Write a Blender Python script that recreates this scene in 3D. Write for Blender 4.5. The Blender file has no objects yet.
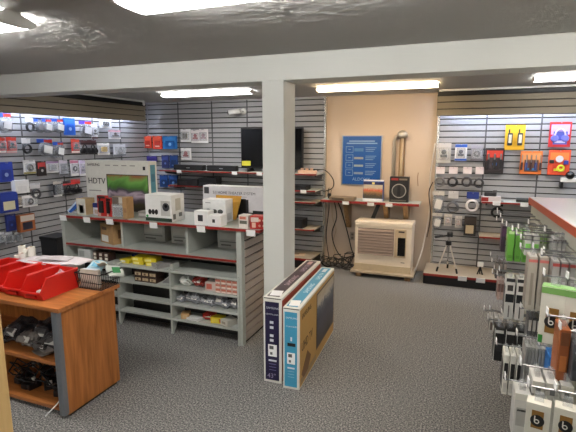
import bpy, bmesh, math, random, zlib
from mathutils import Vector, Matrix
random.seed(7)
S = bpy.context.scene
COL = S.collection
PI = math.pi

# ---------------------------------------------------------------- camera, world, exposure
cam_d = bpy.data.cameras.new('camera')
cam_d.sensor_fit = 'HORIZONTAL'
cam_d.sensor_width = 36.0
cam_d.lens = 36.0 * 450 / 576
cam_d.clip_start = 0.05
cam = bpy.data.objects.new('camera', cam_d)
COL.objects.link(cam)
cam.location = (0, 0, 1.78)
cam.rotation_euler = (PI / 2 - math.atan(75 / 450), 0, math.radians(21.2))
S.camera = cam
W = bpy.data.worlds.new('world'); S.world = W; W.use_nodes = True
W.node_tree.nodes['Background'].inputs[0].default_value = (0.8, 0.85, 1, 1)
W.node_tree.nodes['Background'].inputs[1].default_value = 0.05
S.view_settings.view_transform = 'Standard'
S.view_settings.look = 'None'
S.view_settings.gamma = 1
S.view_settings.use_curve_mapping = False
S.view_settings.exposure = 0.08
LAMP_COOL = 20.0      # emission of the white ceiling diffusers
LAMP_WARM = 33.0      # emission of the orange ceiling diffuser
LAMP_VAL = 95.0      # emission of the tubes behind the valances

CEIL = 2.43; CB = 2.398; XL = -4.97; XR = 3.2; YB = 6.30; YF = -2.6

# ---------------------------------------------------------------- materials
MATS = {}
def lin(c):
    return tuple(((v / 255) / 12.92 if v / 255 <= 0.04045 else ((v / 255 + 0.055) / 1.055) ** 2.4) for v in c)
def M(rgb, rough=0.6, metal=0.0, alpha=1.0, vary=0.06, scale=30, bump=0.0):
    key = (rgb, rough, metal, alpha, vary, scale, bump)
    if key in MATS: return MATS[key]
    m = bpy.data.materials.new('mat_%d_%d_%d' % rgb); m.use_nodes = True
    nt = m.node_tree; b = nt.nodes['Principled BSDF']
    c = lin(rgb)
    b.inputs['Roughness'].default_value = rough
    b.inputs['Metallic'].default_value = metal
    b.inputs['Alpha'].default_value = alpha
    tc = nt.nodes.new('ShaderNodeTexCoord'); nz = nt.nodes.new('ShaderNodeTexNoise')
    nz.inputs['Scale'].default_value = scale; nz.inputs['Detail'].default_value = 3
    nt.links.new(tc.outputs['Object'], nz.inputs['Vector'])
    mx = nt.nodes.new('ShaderNodeMix'); mx.data_type = 'RGBA'
    mx.inputs['A'].default_value = (*[max(0, v * (1 - vary * 1.5)) for v in c], 1)
    mx.inputs['B'].default_value = (*[min(1, v * (1 + vary * 1.5)) for v in c], 1)
    nt.links.new(nz.outputs['Fac'], mx.inputs['Factor'])
    nt.links.new(mx.outputs['Result'], b.inputs['Base Color'])
    if bump:
        bp = nt.nodes.new('ShaderNodeBump'); bp.inputs['Strength'].default_value = bump
        bp.inputs['Distance'].default_value = 0.01
        nt.links.new(nz.outputs['Fac'], bp.inputs['Height']); nt.links.new(bp.outputs['Normal'], b.inputs['Normal'])
    MATS[key] = m
    return m
def emit(name, rgb, st):
    m = bpy.data.materials.new(name); m.use_nodes = True; nt = m.node_tree
    b = nt.nodes['Principled BSDF']
    b.inputs['Base Color'].default_value = (0.8, 0.8, 0.8, 1)
    b.inputs['Emission Color'].default_value = (*rgb, 1); b.inputs['Emission Strength'].default_value = st
    return m
def ramp(nt, stops):
    r = nt.nodes.new('ShaderNodeValToRGB'); e = r.color_ramp.elements
    while len(e) < len(stops): e.new(0.5)
    for k, (p, c) in enumerate(stops):
        e[k].position = p; e[k].color = (*lin(c), 1)
    return r
def carpet_mat():
    m = bpy.data.materials.new('carpet'); m.use_nodes = True; nt = m.node_tree; b = nt.nodes['Principled BSDF']
    tc = nt.nodes.new('ShaderNodeTexCoord')
    n1 = nt.nodes.new('ShaderNodeTexNoise'); n1.inputs['Scale'].default_value = 95; n1.inputs['Detail'].default_value = 4; n1.inputs['Roughness'].default_value = 0.75
    n2 = nt.nodes.new('ShaderNodeTexNoise'); n2.inputs['Scale'].default_value = 1.3
    nt.links.new(tc.outputs['Object'], n1.inputs['Vector']); nt.links.new(tc.outputs['Object'], n2.inputs['Vector'])
    r = ramp(nt, [(0.36, (54, 55, 56)), (0.5, (113, 112, 110)), (0.64, (182, 178, 172))])
    nt.links.new(n1.outputs['Fac'], r.inputs['Fac'])
    mx = nt.nodes.new('ShaderNodeMix'); mx.data_type = 'RGBA'; mx.blend_type = 'MULTIPLY'; mx.inputs['Factor'].default_value = 0.25
    nt.links.new(r.outputs['Color'], mx.inputs['A']); nt.links.new(n2.outputs['Color'], mx.inputs['B'])
    nt.links.new(r.outputs['Color'], b.inputs['Base Color'])
    bp = nt.nodes.new('ShaderNodeBump'); bp.inputs['Strength'].default_value = 0.6; bp.inputs['Distance'].default_value = 0.006
    nt.links.new(n1.outputs['Fac'], bp.inputs['Height']); nt.links.new(bp.outputs['Normal'], b.inputs['Normal'])
    b.inputs['Roughness'].default_value = 0.95
    b.inputs['Specular IOR Level'].default_value = 0.15
    return m
def ceiling_mat():
    m = bpy.data.materials.new('ceiling_texture'); m.use_nodes = True; nt = m.node_tree; b = nt.nodes['Principled BSDF']
    b.inputs['Base Color'].default_value = (*lin((242, 240, 236)), 1); b.inputs["Roughness"].default_value = 0.68
    tc = nt.nodes.new('ShaderNodeTexCoord')
    n1 = nt.nodes.new('ShaderNodeTexNoise'); n1.inputs['Scale'].default_value = 26; n1.inputs['Detail'].default_value = 3; n1.inputs['Distortion'].default_value = 2.2
    v = nt.nodes.new('ShaderNodeTexVoronoi'); v.inputs['Scale'].default_value = 20
    nt.links.new(tc.outputs['Object'], n1.inputs['Vector']); nt.links.new(n1.outputs['Color'], v.inputs['Vector'])
    ad = nt.nodes.new('ShaderNodeMath'); ad.operation = 'ADD'
    nt.links.new(n1.outputs['Fac'], ad.inputs[0]); nt.links.new(v.outputs['Distance'], ad.inputs[1])
    bp = nt.nodes.new('ShaderNodeBump'); bp.inputs['Strength'].default_value = 1.0; bp.inputs['Distance'].default_value = 0.02
    nt.links.new(ad.outputs[0], bp.inputs['Height']); nt.links.new(bp.outputs['Normal'], b.inputs['Normal'])
    return m
def wood_mat(name, c0, c1, axis=2, rough=0.35):
    m = bpy.data.materials.new(name); m.use_nodes = True; nt = m.node_tree; b = nt.nodes['Principled BSDF']
    tc = nt.nodes.new('ShaderNodeTexCoord'); mp = nt.nodes.new('ShaderNodeMapping')
    sc = [22, 22, 22]; sc[axis] = 1.6
    mp.inputs['Scale'].default_value = sc
    n = nt.nodes.new('ShaderNodeTexNoise'); n.inputs['Scale'].default_value = 1.6; n.inputs['Detail'].default_value = 6; n.inputs['Distortion'].default_value = 0.6
    nt.links.new(tc.outputs['Object'], mp.inputs['Vector']); nt.links.new(mp.outputs['Vector'], n.inputs['Vector'])
    r = ramp(nt, [(0.3, c0), (0.7, c1)])
    nt.links.new(n.outputs['Fac'], r.inputs['Fac']); nt.links.new(r.outputs['Color'], b.inputs['Base Color'])
    b.inputs['Roughness'].default_value = rough
    return m
def picture_mat(name, stops, scale=4, dirz=True, dist=2.0):
    m = bpy.data.materials.new(name); m.use_nodes = True; nt = m.node_tree; b = nt.nodes['Principled BSDF']
    tc = nt.nodes.new('ShaderNodeTexCoord'); n = nt.nodes.new('ShaderNodeTexNoise')
    n.inputs['Scale'].default_value = scale; n.inputs['Distortion'].default_value = dist; n.inputs['Detail'].default_value = 3
    nt.links.new(tc.outputs['Generated'], n.inputs['Vector'])
    sp = nt.nodes.new('ShaderNodeSeparateXYZ'); nt.links.new(tc.outputs['Generated'], sp.inputs[0])
    ma = nt.nodes.new('ShaderNodeMath'); ma.operation = 'MULTIPLY_ADD'; ma.inputs[1].default_value = 0.45 if dirz else 1.0; ma.inputs[2].default_value = -0.22 if dirz else 0.0
    nt.links.new(n.outputs['Fac'], ma.inputs[0])
    ad = nt.nodes.new('ShaderNodeMath'); ad.operation = 'ADD'
    nt.links.new(ma.outputs[0], ad.inputs[0])
    if dirz: nt.links.new(sp.outputs['Z'], ad.inputs[1])
    else: ad.inputs[1].default_value = 0
    r = ramp(nt, stops); nt.links.new(ad.outputs[0], r.inputs['Fac'])
    nt.links.new(r.outputs['Color'], b.inputs['Base Color']); b.inputs['Roughness'].default_value = 0.4
    return m

CARPET = carpet_mat(); CEILM = ceiling_mat()
PAINT = M((206, 207, 202), 0.6, vary=0.02, scale=3)
CREAM = M((202, 184, 166), 0.7, vary=0.03, scale=2)
SLAT = M((160, 160, 162), 0.5, vary=0.05, scale=6)
SLATV = M((132, 122, 104), 0.55, vary=0.05, scale=6)
GROOVE_SHADE = M((30, 28, 26), 0.85)  # near-black in place of the shadow inside the slat grooves
METAL = M((165, 166, 168), 0.3, 0.9)
UPR = M((84, 84, 86), 0.45, 0.3)
CHROME = M((150, 151, 155), 0.35, 1.0)
DARKM = M((60, 60, 62), 0.45, 0.5)
BLACK = M((18, 18, 20), 0.45)
BLACKG = M((10, 10, 12), 0.12)
WHITE = M((235, 235, 232), 0.5, vary=0.02)
GREYL = M((176, 180, 174), 0.45, vary=0.04)
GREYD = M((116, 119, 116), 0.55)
REDT = M((138, 34, 27), 0.4)
ORT = M((188, 78, 46), 0.4)
TAG = M((245, 245, 245), 0.5, vary=0.01)
KRAFT = M((171, 134, 90), 0.75, vary=0.08)
PLASTIC = M((160, 163, 170), 0.15, alpha=0.28)
CLEAR = M((225, 230, 235), 0.1, alpha=0.25)
WOODD = wood_mat('cherry_laminate', (140, 82, 36), (186, 118, 60))
WOODT = wood_mat('cherry_laminate_top', (146, 86, 42), (188, 120, 64), axis=0)
WOODP = wood_mat('pale_jamb_wood', (196, 160, 104), (216, 184, 128))
WOODB = wood_mat('bracket_wood', (120, 92, 58), (158, 124, 84))

# ---------------------------------------------------------------- mesh helpers
class MB:
    def __init__(s): s.bm = bmesh.new()
    def box(s, c, d, rz=0, rx=0, ry=0, bev=0):
        mt = Matrix.Translation(c) @ Matrix.Rotation(rz, 4, 'Z') @ Matrix.Rotation(ry, 4, 'Y') @ Matrix.Rotation(rx, 4, 'X') @ Matrix.Diagonal((*d, 1))
        r = bmesh.ops.create_cube(s.bm, size=1, matrix=mt)
        if bev:
            es = list({e for v in r['verts'] for e in v.link_edges})
            bmesh.ops.bevel(s.bm, geom=es, offset=bev, segments=2, affect='EDGES', profile=0.6)
        return s
    def b2(s, a, b, bev=0):
        return s.box([(p + q) / 2 for p, q in zip(a, b)], [abs(q - p) for p, q in zip(a, b)], bev=bev)
    def cyl(s, p0, p1, r0, r1=None, n=12):
        p0, p1 = Vector(p0), Vector(p1); d = p1 - p0
        q = d.to_track_quat('Z', 'Y').to_matrix().to_4x4()
        bmesh.ops.create_cone(s.bm, cap_ends=True, segments=n, radius1=r0, radius2=r0 if r1 is None else r1, depth=d.length, matrix=Matrix.Translation((p0 + p1) / 2) @ q)
        return s
    def ball(s, c, r, sc=(1, 1, 1), sub=2):
        bmesh.ops.create_icosphere(s.bm, subdivisions=sub, radius=r, matrix=Matrix.Translation(c) @ Matrix.Diagonal((*sc, 1)))
        return s
    def tube(s, pts, r, n=6, closed=False):
        pts = [Vector(p) for p in pts]; N = len(pts); rings = []
        prev = None
        for i, p in enumerate(pts):
            if closed: t = pts[(i + 1) % N] - pts[i - 1]
            else: t = pts[min(i + 1, N - 1)] - pts[max(i - 1, 0)]
            t.normalize()
            if prev is None:
                u = t.orthogonal().normalized()
            else:
                u = prev - t * prev.dot(t)
                u = u.normalized() if u.length > 1e-6 else t.orthogonal().normalized()
            prev = u; w = t.cross(u)
            rings.append([s.bm.verts.new(p + (u * math.cos(2 * PI * k / n) + w * math.sin(2 * PI * k / n)) * r) for k in range(n)])
        for i in range(N if closed else N - 1):
            a, b = rings[i], rings[(i + 1) % N]
            for k in range(n):
                s.bm.faces.new((a[k], a[(k + 1) % n], b[(k + 1) % n], b[k]))
        if not closed:
            s.bm.faces.new(rings[0][::-1]); s.bm.faces.new(rings[-1])
        return s
    def torus(s, c, R, r, axis='Y', n=18, m=6, sq=1.0):
        c = Vector(c); pts = []
        for k in range(n):
            a = 2 * PI * k / n; u, v = R * math.cos(a), R * sq * math.sin(a)
            pts.append(c + (Vector((u, 0, v)) if axis == 'Y' else Vector((0, u, v)) if axis == 'X' else Vector((u, v, 0))))
        return s.tube(pts, r, m, True)
    def prism(s, poly, a, b, axis='X'):
        def P(u, v, t): return (t, u, v) if axis == 'X' else (u, t, v) if axis == 'Y' else (u, v, t)
        A = [s.bm.verts.new(P(u, v, a)) for u, v in poly]; B = [s.bm.verts.new(P(u, v, b)) for u, v in poly]
        n = len(poly)
        s.bm.faces.new(A[::-1]); s.bm.faces.new(B)
        for k in range(n): s.bm.faces.new((A[k], A[(k + 1) % n], B[(k + 1) % n], B[k]))
        return s
    def lump(s, c, d, seed=0, rough=0.25, sub=3):
        rnd = random.Random(seed)
        ph = [(rnd.uniform(3, 9), rnd.uniform(0, 6), rnd.uniform(3, 9), rnd.uniform(0, 6), rnd.uniform(3, 9)) for _ in range(3)]
        r = bmesh.ops.create_icosphere(s.bm, subdivisions=sub, radius=1)
        for v in r['verts']:
            x, y, z = v.co
            # superellipsoid pillow
            f = lambda t: math.copysign(abs(t) ** 0.55, t)
            k = 1 + rough * sum(math.sin(a * x + b + g * z) * math.sin(cc * y + e) for a, b, cc, e, g in ph) / 1.5
            v.co = (c[0] + f(x) * d[0] / 2 * k, c[1] + y * d[1] / 2 * k, c[2] + f(z) * d[2] / 2 * min(k, 1.1))
        return s
    def done(s, name, mat, parent=None, smooth=False):
        me = bpy.data.meshes.new(name)
        bmesh.ops.recalc_face_normals(s.bm, faces=s.bm.faces)
        s.bm.to_mesh(me); s.bm.free()
        if smooth:
            for p in me.polygons: p.use_smooth = True
        me.materials.append(mat)
        o = bpy.data.objects.new(name, me); COL.objects.link(o)
        if parent is not None: o.parent = parent
        return o
def tag(o, label, cat, group=None):
    o['label'] = label; o['category'] = cat
    if group: o['group'] = group
    return o
def thing(name, label, cat, loc=(0, 0, 0), rz=0, group=None, rx=0):
    o = bpy.data.objects.new(name, None); o.empty_display_size = 0.05; COL.objects.link(o)
    o.location = loc; o.rotation_euler = (rx, 0, rz)
    return tag(o, label, cat, group)
def struct(name, mb, mat):
    o = mb.done(name, mat); o['kind'] = 'structure'; return o
def part(name, a, b, mat, parent, bev=0):
    return MB().b2(a, b, bev).done(name, mat, parent)
def pbox(name, c, d, mat, parent, bev=0, rz=0, rx=0, ry=0):
    return MB().box(c, d, rz, rx, ry, bev).done(name, mat, parent)
def letters(txt, size, mat, parent, loc, rot=(PI / 2, 0, 0), align='LEFT', name='lettering', ext=0.0006, sx=1.0):
    cu = bpy.data.curves.new('txt', 'FONT'); cu.body = txt; cu.size = size; cu.align_x = align; cu.extrude = ext; cu.resolution_u = 3
    t = bpy.data.objects.new('txt', cu); COL.objects.link(t)
    me = bpy.data.meshes.new_from_object(t)
    bpy.data.objects.remove(t); bpy.data.curves.remove(cu)
    me.materials.clear(); me.materials.append(mat)
    o = bpy.data.objects.new(name, me); COL.objects.link(o); o.parent = parent
    o.location = loc; o.rotation_euler = rot; o.scale = (sx, 1, 1)
    return o
def share(o, loc, parent):
    c = o.copy(); COL.objects.link(c); c.location = loc; c.parent = parent
    return c

# ---------------------------------------------------------------- room shell
struct('floor', MB().b2((XL - 0.1, YF - 0.1, -0.1), (XR + 0.1, YB + 0.1, 0)), CARPET)
from mathutils import noise as mnoise
def relief_ceiling():
    mb = MB().b2((XL - 0.1, YF - 0.1, CEIL + 0.004), (XR + 0.1, YB + 0.1, CEIL + 0.1))
    x0, x1, y0, y1, st = -3.9, 2.6, 0.9, 3.31, 0.016      # hand-worked plaster relief in front of the beam
    nx, ny = int((x1 - x0) / st), int((y1 - y0) / st); rows = []
    for j in range(ny + 1):
        r = []
        for i in range(nx + 1):
            x, y = x0 + i * st, y0 + j * st
            w = mnoise.noise_vector(Vector((x * 7, y * 7, 0.3)))
            h = abs(mnoise.noise(Vector((x * 13 + w.x * 2.2, y * 13 + w.y * 2.2, 1.7)))) + 0.5 * abs(mnoise.noise(Vector((x * 30 + w.y * 2, y * 30, 4.1))))
            r.append(mb.bm.verts.new((x, y, CEIL - 0.017 * max(0, 0.5 - h) ** 1.3 * min(1, max(0.12, (3.29 - y) / 0.35)))))
        rows.append(r)
    for j in range(ny):
        for i in range(nx): mb.bm.faces.new((rows[j][i], rows[j + 1][i], rows[j + 1][i + 1], rows[j][i + 1]))
    for a, b in (((XL - 0.1, YF - 0.1), (x0, YB + 0.1)), ((x1, YF - 0.1), (XR + 0.1, YB + 0.1)), ((x0, YF - 0.1), (x1, y0)), ((x0, y1), (x1, YB + 0.1))):
        mb.b2((*a, CEIL), (*b, CEIL + 0.004))
    mb.b2((XL - 0.1, 3.45, CB), (XR + 0.1, YB + 0.1, CEIL))      # slightly lower ceiling behind the beam
    return mb
struct('ceiling', relief_ceiling(), CEILM)
wl = struct('wall_left', MB().b2((XL - 0.1, YF, 0), (XL, YB, CEIL)), GROOVE_SHADE)
wb = struct('wall_back', MB().b2((XL - 0.1, YB, 0), (XR + 0.1, YB + 0.1, CEIL)), CREAM)
struct('wall_right', MB().b2((XR, YF, 0), (XR + 0.1, YB, CEIL)), PAINT)
struct('wall_front', MB().b2((XL - 0.1, YF - 0.1, 0), (XR + 0.1, YF, CEIL)), PAINT)
struct('beam', MB().b2((XL, 3.30, 2.237), (XR, 3.55, CEIL), 0.004), PAINT)
struct('column', MB().b2((-1.497, 3.30, 0), (-1.316, 3.555, 2.237), 0.004), PAINT)
struct('trim_1', MB().b2((-1.60, 0.90, 0), (-1.432, 1.0, CEIL), 0.004), WOODP)          # door jamb beside the camera
PITCH = 0.0762
# core of the back wall slat panels, its dark colour carries the groove shade
core1 = part('panel_core', (XL, 6.282, 0), (-1.86, YB, CEIL), GROOVE_SHADE, wb)
core2 = part('panel_core', (-0.34, 6.282, 0), (XR, YB, CEIL), GROOVE_SHADE, wb)
def slats(parent, mk, zlo, zhi):
    z = zlo; first = None
    while z + PITCH <= zhi + 0.004:
        if first is None: first = mk(z)
        else:
            o = first.copy(); COL.objects.link(o); o.location.z += z - zlo
        z += PITCH
    o = first.copy(); o.data = first.data.copy(); COL.objects.link(o); o.location.z += z - zlo
    for v in o.data.vertices: v.co.z = min(v.co.z, zlo + zhi - z)
slats(wb, lambda z: part('slat', (XL + 0.022, 6.258, z + 0.007), (-1.875, 6.285, z + PITCH - 0.007), SLAT, wb, 0.002), 0.0, CB)
slats(wb, lambda z: part('slat', (-0.325, 6.258, z + 0.007), (XR, 6.285, z + PITCH - 0.007), SLAT, wb, 0.002), 0.0, CB)
slats(wl, lambda z: part('slat', (XL - 0.003, 0.0, z + 0.007), (XL + 0.022, 6.255, z + PITCH - 0.007), SLAT, wl, 0.002), 0.0, CEIL)
for x in (-4.92, -4.32, -3.70, -3.09, -2.48):
    part('upright', (x - 0.008, 6.252, 0.1), (x + 0.008, 6.262, 2.39), UPR if x > -4.9 else METAL, wb)
for x in (0.24, 0.85, 1.46, 2.07):
    part('upright', (x - 0.008, 6.252, 0.1), (x + 0.008, 6.262, 2.39), UPR, wb)
part('edge_trim', (-1.875, 6.24, 0.0), (-1.845, 6.30, CB), M((196, 194, 190), 0.25, 0.8), wb, 0.003)
part('edge_trim', (-0.345, 6.24, 0.0), (-0.315, 6.30, CB), M((196, 194, 190), 0.25, 0.8), wb, 0.003)
for y in (2.73, 3.34, 3.95, 4.51, 5.07, 5.62):
    part('upright', (XL + 0.020, y - 0.007, 0.1), (XL + 0.028, y + 0.007, 2.1), UPR, wl)
# valances: slatted boxes under the ceiling with tubes behind them
def valance(name, x0, x1, y0, y1, zb, zt, along):
    tr = struct(name, MB().b2((x0, y0, zt - 0.012), (x1, y1, zt)), GROOVE_SHADE)
    n = 3; p = (zt - zb) / n
    for k in range(n):
        z0, z1 = zb + k * p + 0.005, zb + (k + 1) * p - 0.005
        if along == 'X': part('slat', (x0, y0, z0), (x1, y0 + 0.018, z1), SLATV, tr, 0.003)
        else: part('slat', (x1 - 0.018, y0, z0), (x1, y1, z1), SLATV, tr, 0.003)
    if along == 'X':
        part('backing', (x0, y0 + 0.018, zb), (x1, y0 + 0.03, zt - 0.012), GROOVE_SHADE, tr)
        part('gap_shade', (x0, y0 + 0.05, zt), (x1, y0 + 0.06, CB), BLACK, tr)  # black sheet standing for the shade in the gap above the valance
        part('ceiling_strip', (x0 + 0.02, y0 - 0.01, CB - 0.022), (x1, y0 + 0.012, CB), WHITE, tr)
    else:
        part('backing', (x1 - 0.03, y0, zb), (x1 - 0.018, y1, zt - 0.012), GROOVE_SHADE, tr)
        part('gap_shade', (x1 - 0.06, y0, zt), (x1 - 0.05, y1, CB), BLACK, tr)  # same painted gap shade on the left valance
        part('ceiling_strip', (x1 - 0.012, y0, CB - 0.022), (x1 + 0.01, y1 - 0.02, CB), WHITE, tr)
        part('end_bracket', (x1 - 0.012, y1 - 0.03, zt), (x1 + 0.008, y1 - 0.01, CB - 0.022), WHITE, tr)
    return tr
valance('trim_2', -0.345, XR, 5.95, 6.255, 2.083, 2.330, 'X')
valance('trim_3', XL + 0.024, -4.70, 0.0, 5.93, 2.085, 2.325, 'Y')
EM_VAL = emit('valance_tube_glow', (0.72, 0.80, 1.0), LAMP_VAL)
def tube_light(loc, axis, L, label):
    t = thing('tube_light', label, 'light', loc)
    if axis == 'X':
        part('housing', (-L / 2, -0.03, 0.02), (L / 2, 0.03, 0.06), WHITE, t)
        MB().cyl((-L / 2 + 0.02, 0, 0), (L / 2 - 0.02, 0, 0), 0.014).done('tube', EM_VAL, t, True)
    else:
        part('housing', (-0.03, -L / 2, 0.02), (0.03, L / 2, 0.06), WHITE, t)
        MB().cyl((0, -L / 2 + 0.02, 0), (0, L / 2 - 0.02, 0), 0.014).done('tube', EM_VAL, t, True)
for x, n in ((0.42, 'nearest the poster wall'), (1.75, 'nearest the right wall')):
    tube_light((x, 6.05, 2.258), 'X', 1.25, 'bluish tube light hidden behind the right slat valance, ' + n)
for y, n in ((5.15, 'nearest the corner'), (3.75, 'second from the corner'), (2.35, 'third from the corner')):
    tube_light((-4.80, y, 2.252), 'Y', 1.25, 'bluish tube light hidden behind the left slat valance, ' + n)

# ---------------------------------------------------------------- ceiling lights
EM_C = emit('cool_diffuser', (1.0, 0.985, 0.95), LAMP_COOL)
EM_W = emit('warm_diffuser', (1.0, 0.74, 0.44), LAMP_WARM)
EM_WW = emit('warm_white_diffuser', (1.0, 0.88, 0.75), LAMP_COOL * 1.15)
EM_UP = emit('ceiling_boost_glow', (1.0, 0.98, 0.95), LAMP_COOL * 3.4)  # extra glow added on the front lamps to brighten the ceiling
EM_FILL = emit('added_fill_behind_camera', (1.0, 0.985, 0.96), LAMP_COOL * 0.9)  # for the fill row added behind the camera
EM_R = emit('cool_diffuser_rear', (1.0, 0.98, 0.96), LAMP_COOL * 1.55)
def ceiling_light(x0, x1, y, label, em, w=0.26, dz=0.0, up=None, cz=CEIL):
    cx = (x0 + x1) / 2; L = x1 - x0; h = w / 2
    t = thing('ceiling_light', label, 'light', (cx, y, cz - 0.095 + dz), 0, 'fluorescent ceiling lights')
    part('housing', (-L / 2, -h * 0.36, 0.082 - dz), (L / 2, h * 0.36, 0.095 - dz), WHITE, t)
    zt = 0.085 - dz; poly = [(-h * 0.36, zt), (-h * 0.97, 0.048 - dz * 0.5), (-h, 0.032 - dz * 0.5), (-h * 0.75, 0.005), (-h * 0.4, 0.0), (h * 0.4, 0.0), (h * 0.75, 0.005), (h, 0.032 - dz * 0.5), (h * 0.97, 0.048 - dz * 0.5), (h * 0.36, zt)]
    lo = poly[1:-1]
    MB().prism(lo, -L / 2 + 0.012, L / 2 - 0.012).done('diffuser', em, t)
    MB().prism([poly[0], poly[1], poly[-2], poly[-1]], -L / 2 + 0.012, L / 2 - 0.012).done('added_uplight', up or em, t)  # upward-facing glow shaped to throw light on the ceiling
    for s in (-1, 1):
        q = [(u * 1.02, v * 1.01 - 0.001) for u, v in poly]
        MB().prism(q, s * L / 2 - (0.012 if s > 0 else 0), s * L / 2 + (0.012 if s < 0 else 0)).done('end_cap', WHITE, t)
ceiling_light(-1.43, -0.21, 1.735, 'white wraparound ceiling light nearest the camera at the top of the view', EM_C, 0.26, 0.02, EM_UP)
ceiling_light(-3.38, -2.16, 1.74, 'white ceiling light cut off at the top left corner', EM_C, 0.26, 0.02, EM_UP)
ceiling_light(0.46, 1.68, 1.74, 'unseen warm-white ceiling light above the hook rack', EM_WW, 0.26, 0.02, EM_UP)  # out of view, tinted warm to lift and warm the right floor
ceiling_light(-3.72, -2.44, 5.10, 'white ceiling light behind the beam above the left back wall', EM_R, 0.17, 0.045, None, CB)
ceiling_light(-1.64, -0.29, 5.20, 'orange glowing ceiling light in front of the poster wall', EM_W, 0.17, 0.045, None, CB)
ceiling_light(0.58, 1.82, 5.08, 'white ceiling light in front of the right slat wall', EM_R, 0.17, 0.045, None, CB)
ceiling_light(-1.46, -0.24, -1.0, 'unseen fill light added behind the camera', EM_FILL)  # row added out of view to fill the room with frontal light
ceiling_light(-3.38, -2.16, -1.0, 'unseen fill light added behind the camera to the left', EM_FILL)
ceiling_light(0.8, 2.0, -1.0, 'unseen fill light added behind the camera to the right', EM_FILL)

# ---------------------------------------------------------------- shelves
def wall_shelf(label, x0, x1, z, yf, yback=6.25, top=GREYL, edge=REDT, tags=(), slope=True, edge_h=0.018):
    L = x1 - x0
    t = thing('wall_shelf', label, 'shelf', ((x0 + x1) / 2, yback, z - 0.022))
    d = yback - yf
    MB().prism([(-L / 2, 0), (L / 2, 0), (L / 2, -d + 0.05), (L / 2 - 0.05, -d + 0.008), (-L / 2, -d + 0.008)], 0.0, 0.022, 'Z').done('board', top, t)
    part('edge_strip', (-L / 2, -d, 0.022 - edge_h), (L / 2 - 0.05, -d + 0.008, 0.023), edge, t)
    MB().prism([(L / 2 - 0.05, -d), (L / 2 - 0.05, -d + 0.008), (L / 2, -d + 0.05), (L / 2 + 0.006, -d + 0.045)], 0.022 - edge_h, 0.023, 'Z').done('edge_strip', edge, t)
    for bx in (-L / 2 + 0.06, L / 2 - 0.02):
        MB().prism([(0, -0.002), (0, -0.07), (-d * 0.8, -0.02), (-d * 0.8, -0.002)], bx - 0.006, bx + 0.006).done('bracket', DARKM, t)
    for tx in tags:
        pbox('price_tag', (tx - (x0 + x1) / 2, -d - 0.006, 0.008), (0.085, 0.003, 0.05), TAG, t, rx=0.15)
    return t
SHB = M((170, 158, 140), 0.5)
wall_shelf('long red-edged wall shelf holding the black television and sound bars', -4.45, -1.885, 1.330, 5.88, tags=(-4.08, -3.10 - 0.02, -2.72))
wall_shelf('red-edged wall shelf just under the television shelf', -4.30, -1.90, 1.100, 5.88, tags=(-2.05,))
wall_shelf('red-edged wall shelf level with the poster shelf, beside the column', -3.05, -1.885, 0.940, 5.86, top=SHB)
wall_shelf('low red-edged wall shelf with one black box on it', -3.05, -1.90, 0.554, 5.86, top=SHB)
def deck(label, x0, x1, z, yf, tags=()):
    t = thing('base_deck', label, 'shelf', ((x0 + x1) / 2, 6.25, 0)); L = x1 - x0; d = 6.25 - yf
    part('deck_board', (-L / 2, -d + 0.006, z - 0.02), (L / 2, 0, z), SHB, t)
    part('kick_plate', (-L / 2 + 0.005, -d + 0.03, 0), (L / 2 - 0.005, -d + 0.05, z - 0.02), BLACK, t)
    part('side_plate', (-L / 2, -d + 0.03, 0), (-L / 2 + 0.02, 0, z - 0.02), BLACK, t)
    part('side_plate', (L / 2 - 0.02, -d + 0.03, 0), (L / 2, 0, z - 0.02), BLACK, t)
    part('edge_strip', (-L / 2, -d, z - 0.028), (L / 2, -d + 0.006, z + 0.001), REDT, t)
    for tx in tags: pbox('price_tag', (tx - (x0 + x1) / 2, -d - 0.006, z - 0.02), (0.1, 0.003, 0.06), TAG, t, rx=0.2)
    return t
deck('black base deck with red edge under the left back slat wall', XL + 0.03, -1.91, 0.147, 5.80)
deck('black base deck with red edge carrying the small tripod', -0.39, XR - 0.02, 0.142, 5.71, tags=(0.07, 0.275))
wall_shelf('red-edged shelf on the right slat wall with dark tools on it', 0.235, 1.44, 1.05, 5.93, tags=(0.40, 0.70))
wall_shelf('short low red-edged shelf beside the green packages', 0.235, 0.83, 0.615, 5.93, top=SHB)

# poster shelf
ps = thing('poster_shelf', 'red-edged grey shelf on wooden brackets under the blue poster', 'shelf', (-1.16, YB, 0.955))
part('board', (-0.66, -0.36, 0), (0.66, 0, 0.022), GREYL, ps)
part('edge_strip', (-0.66, -0.366, -0.008), (0.66, -0.36, 0.024), REDT, ps)
for bx in (-0.33, 0.22, 0.48):
    MB().prism([(0, 0), (0, -0.40), (-0.05, -0.40), (-0.30, -0.02), (-0.30, 0)], bx - 0.03, bx + 0.03).done('bracket', WOODB, ps)
pbox('bracket', (0.07, -0.20, -0.15), (0.05, 0.03, 0.30), BLACK, ps, rz=0, ry=0.35)
for tx in (-0.30, 0.04, 0.28):
    pbox('price_tag', (tx, -0.372, -0.005), (0.09, 0.003, 0.045), TAG, ps, rx=0.15)

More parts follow.
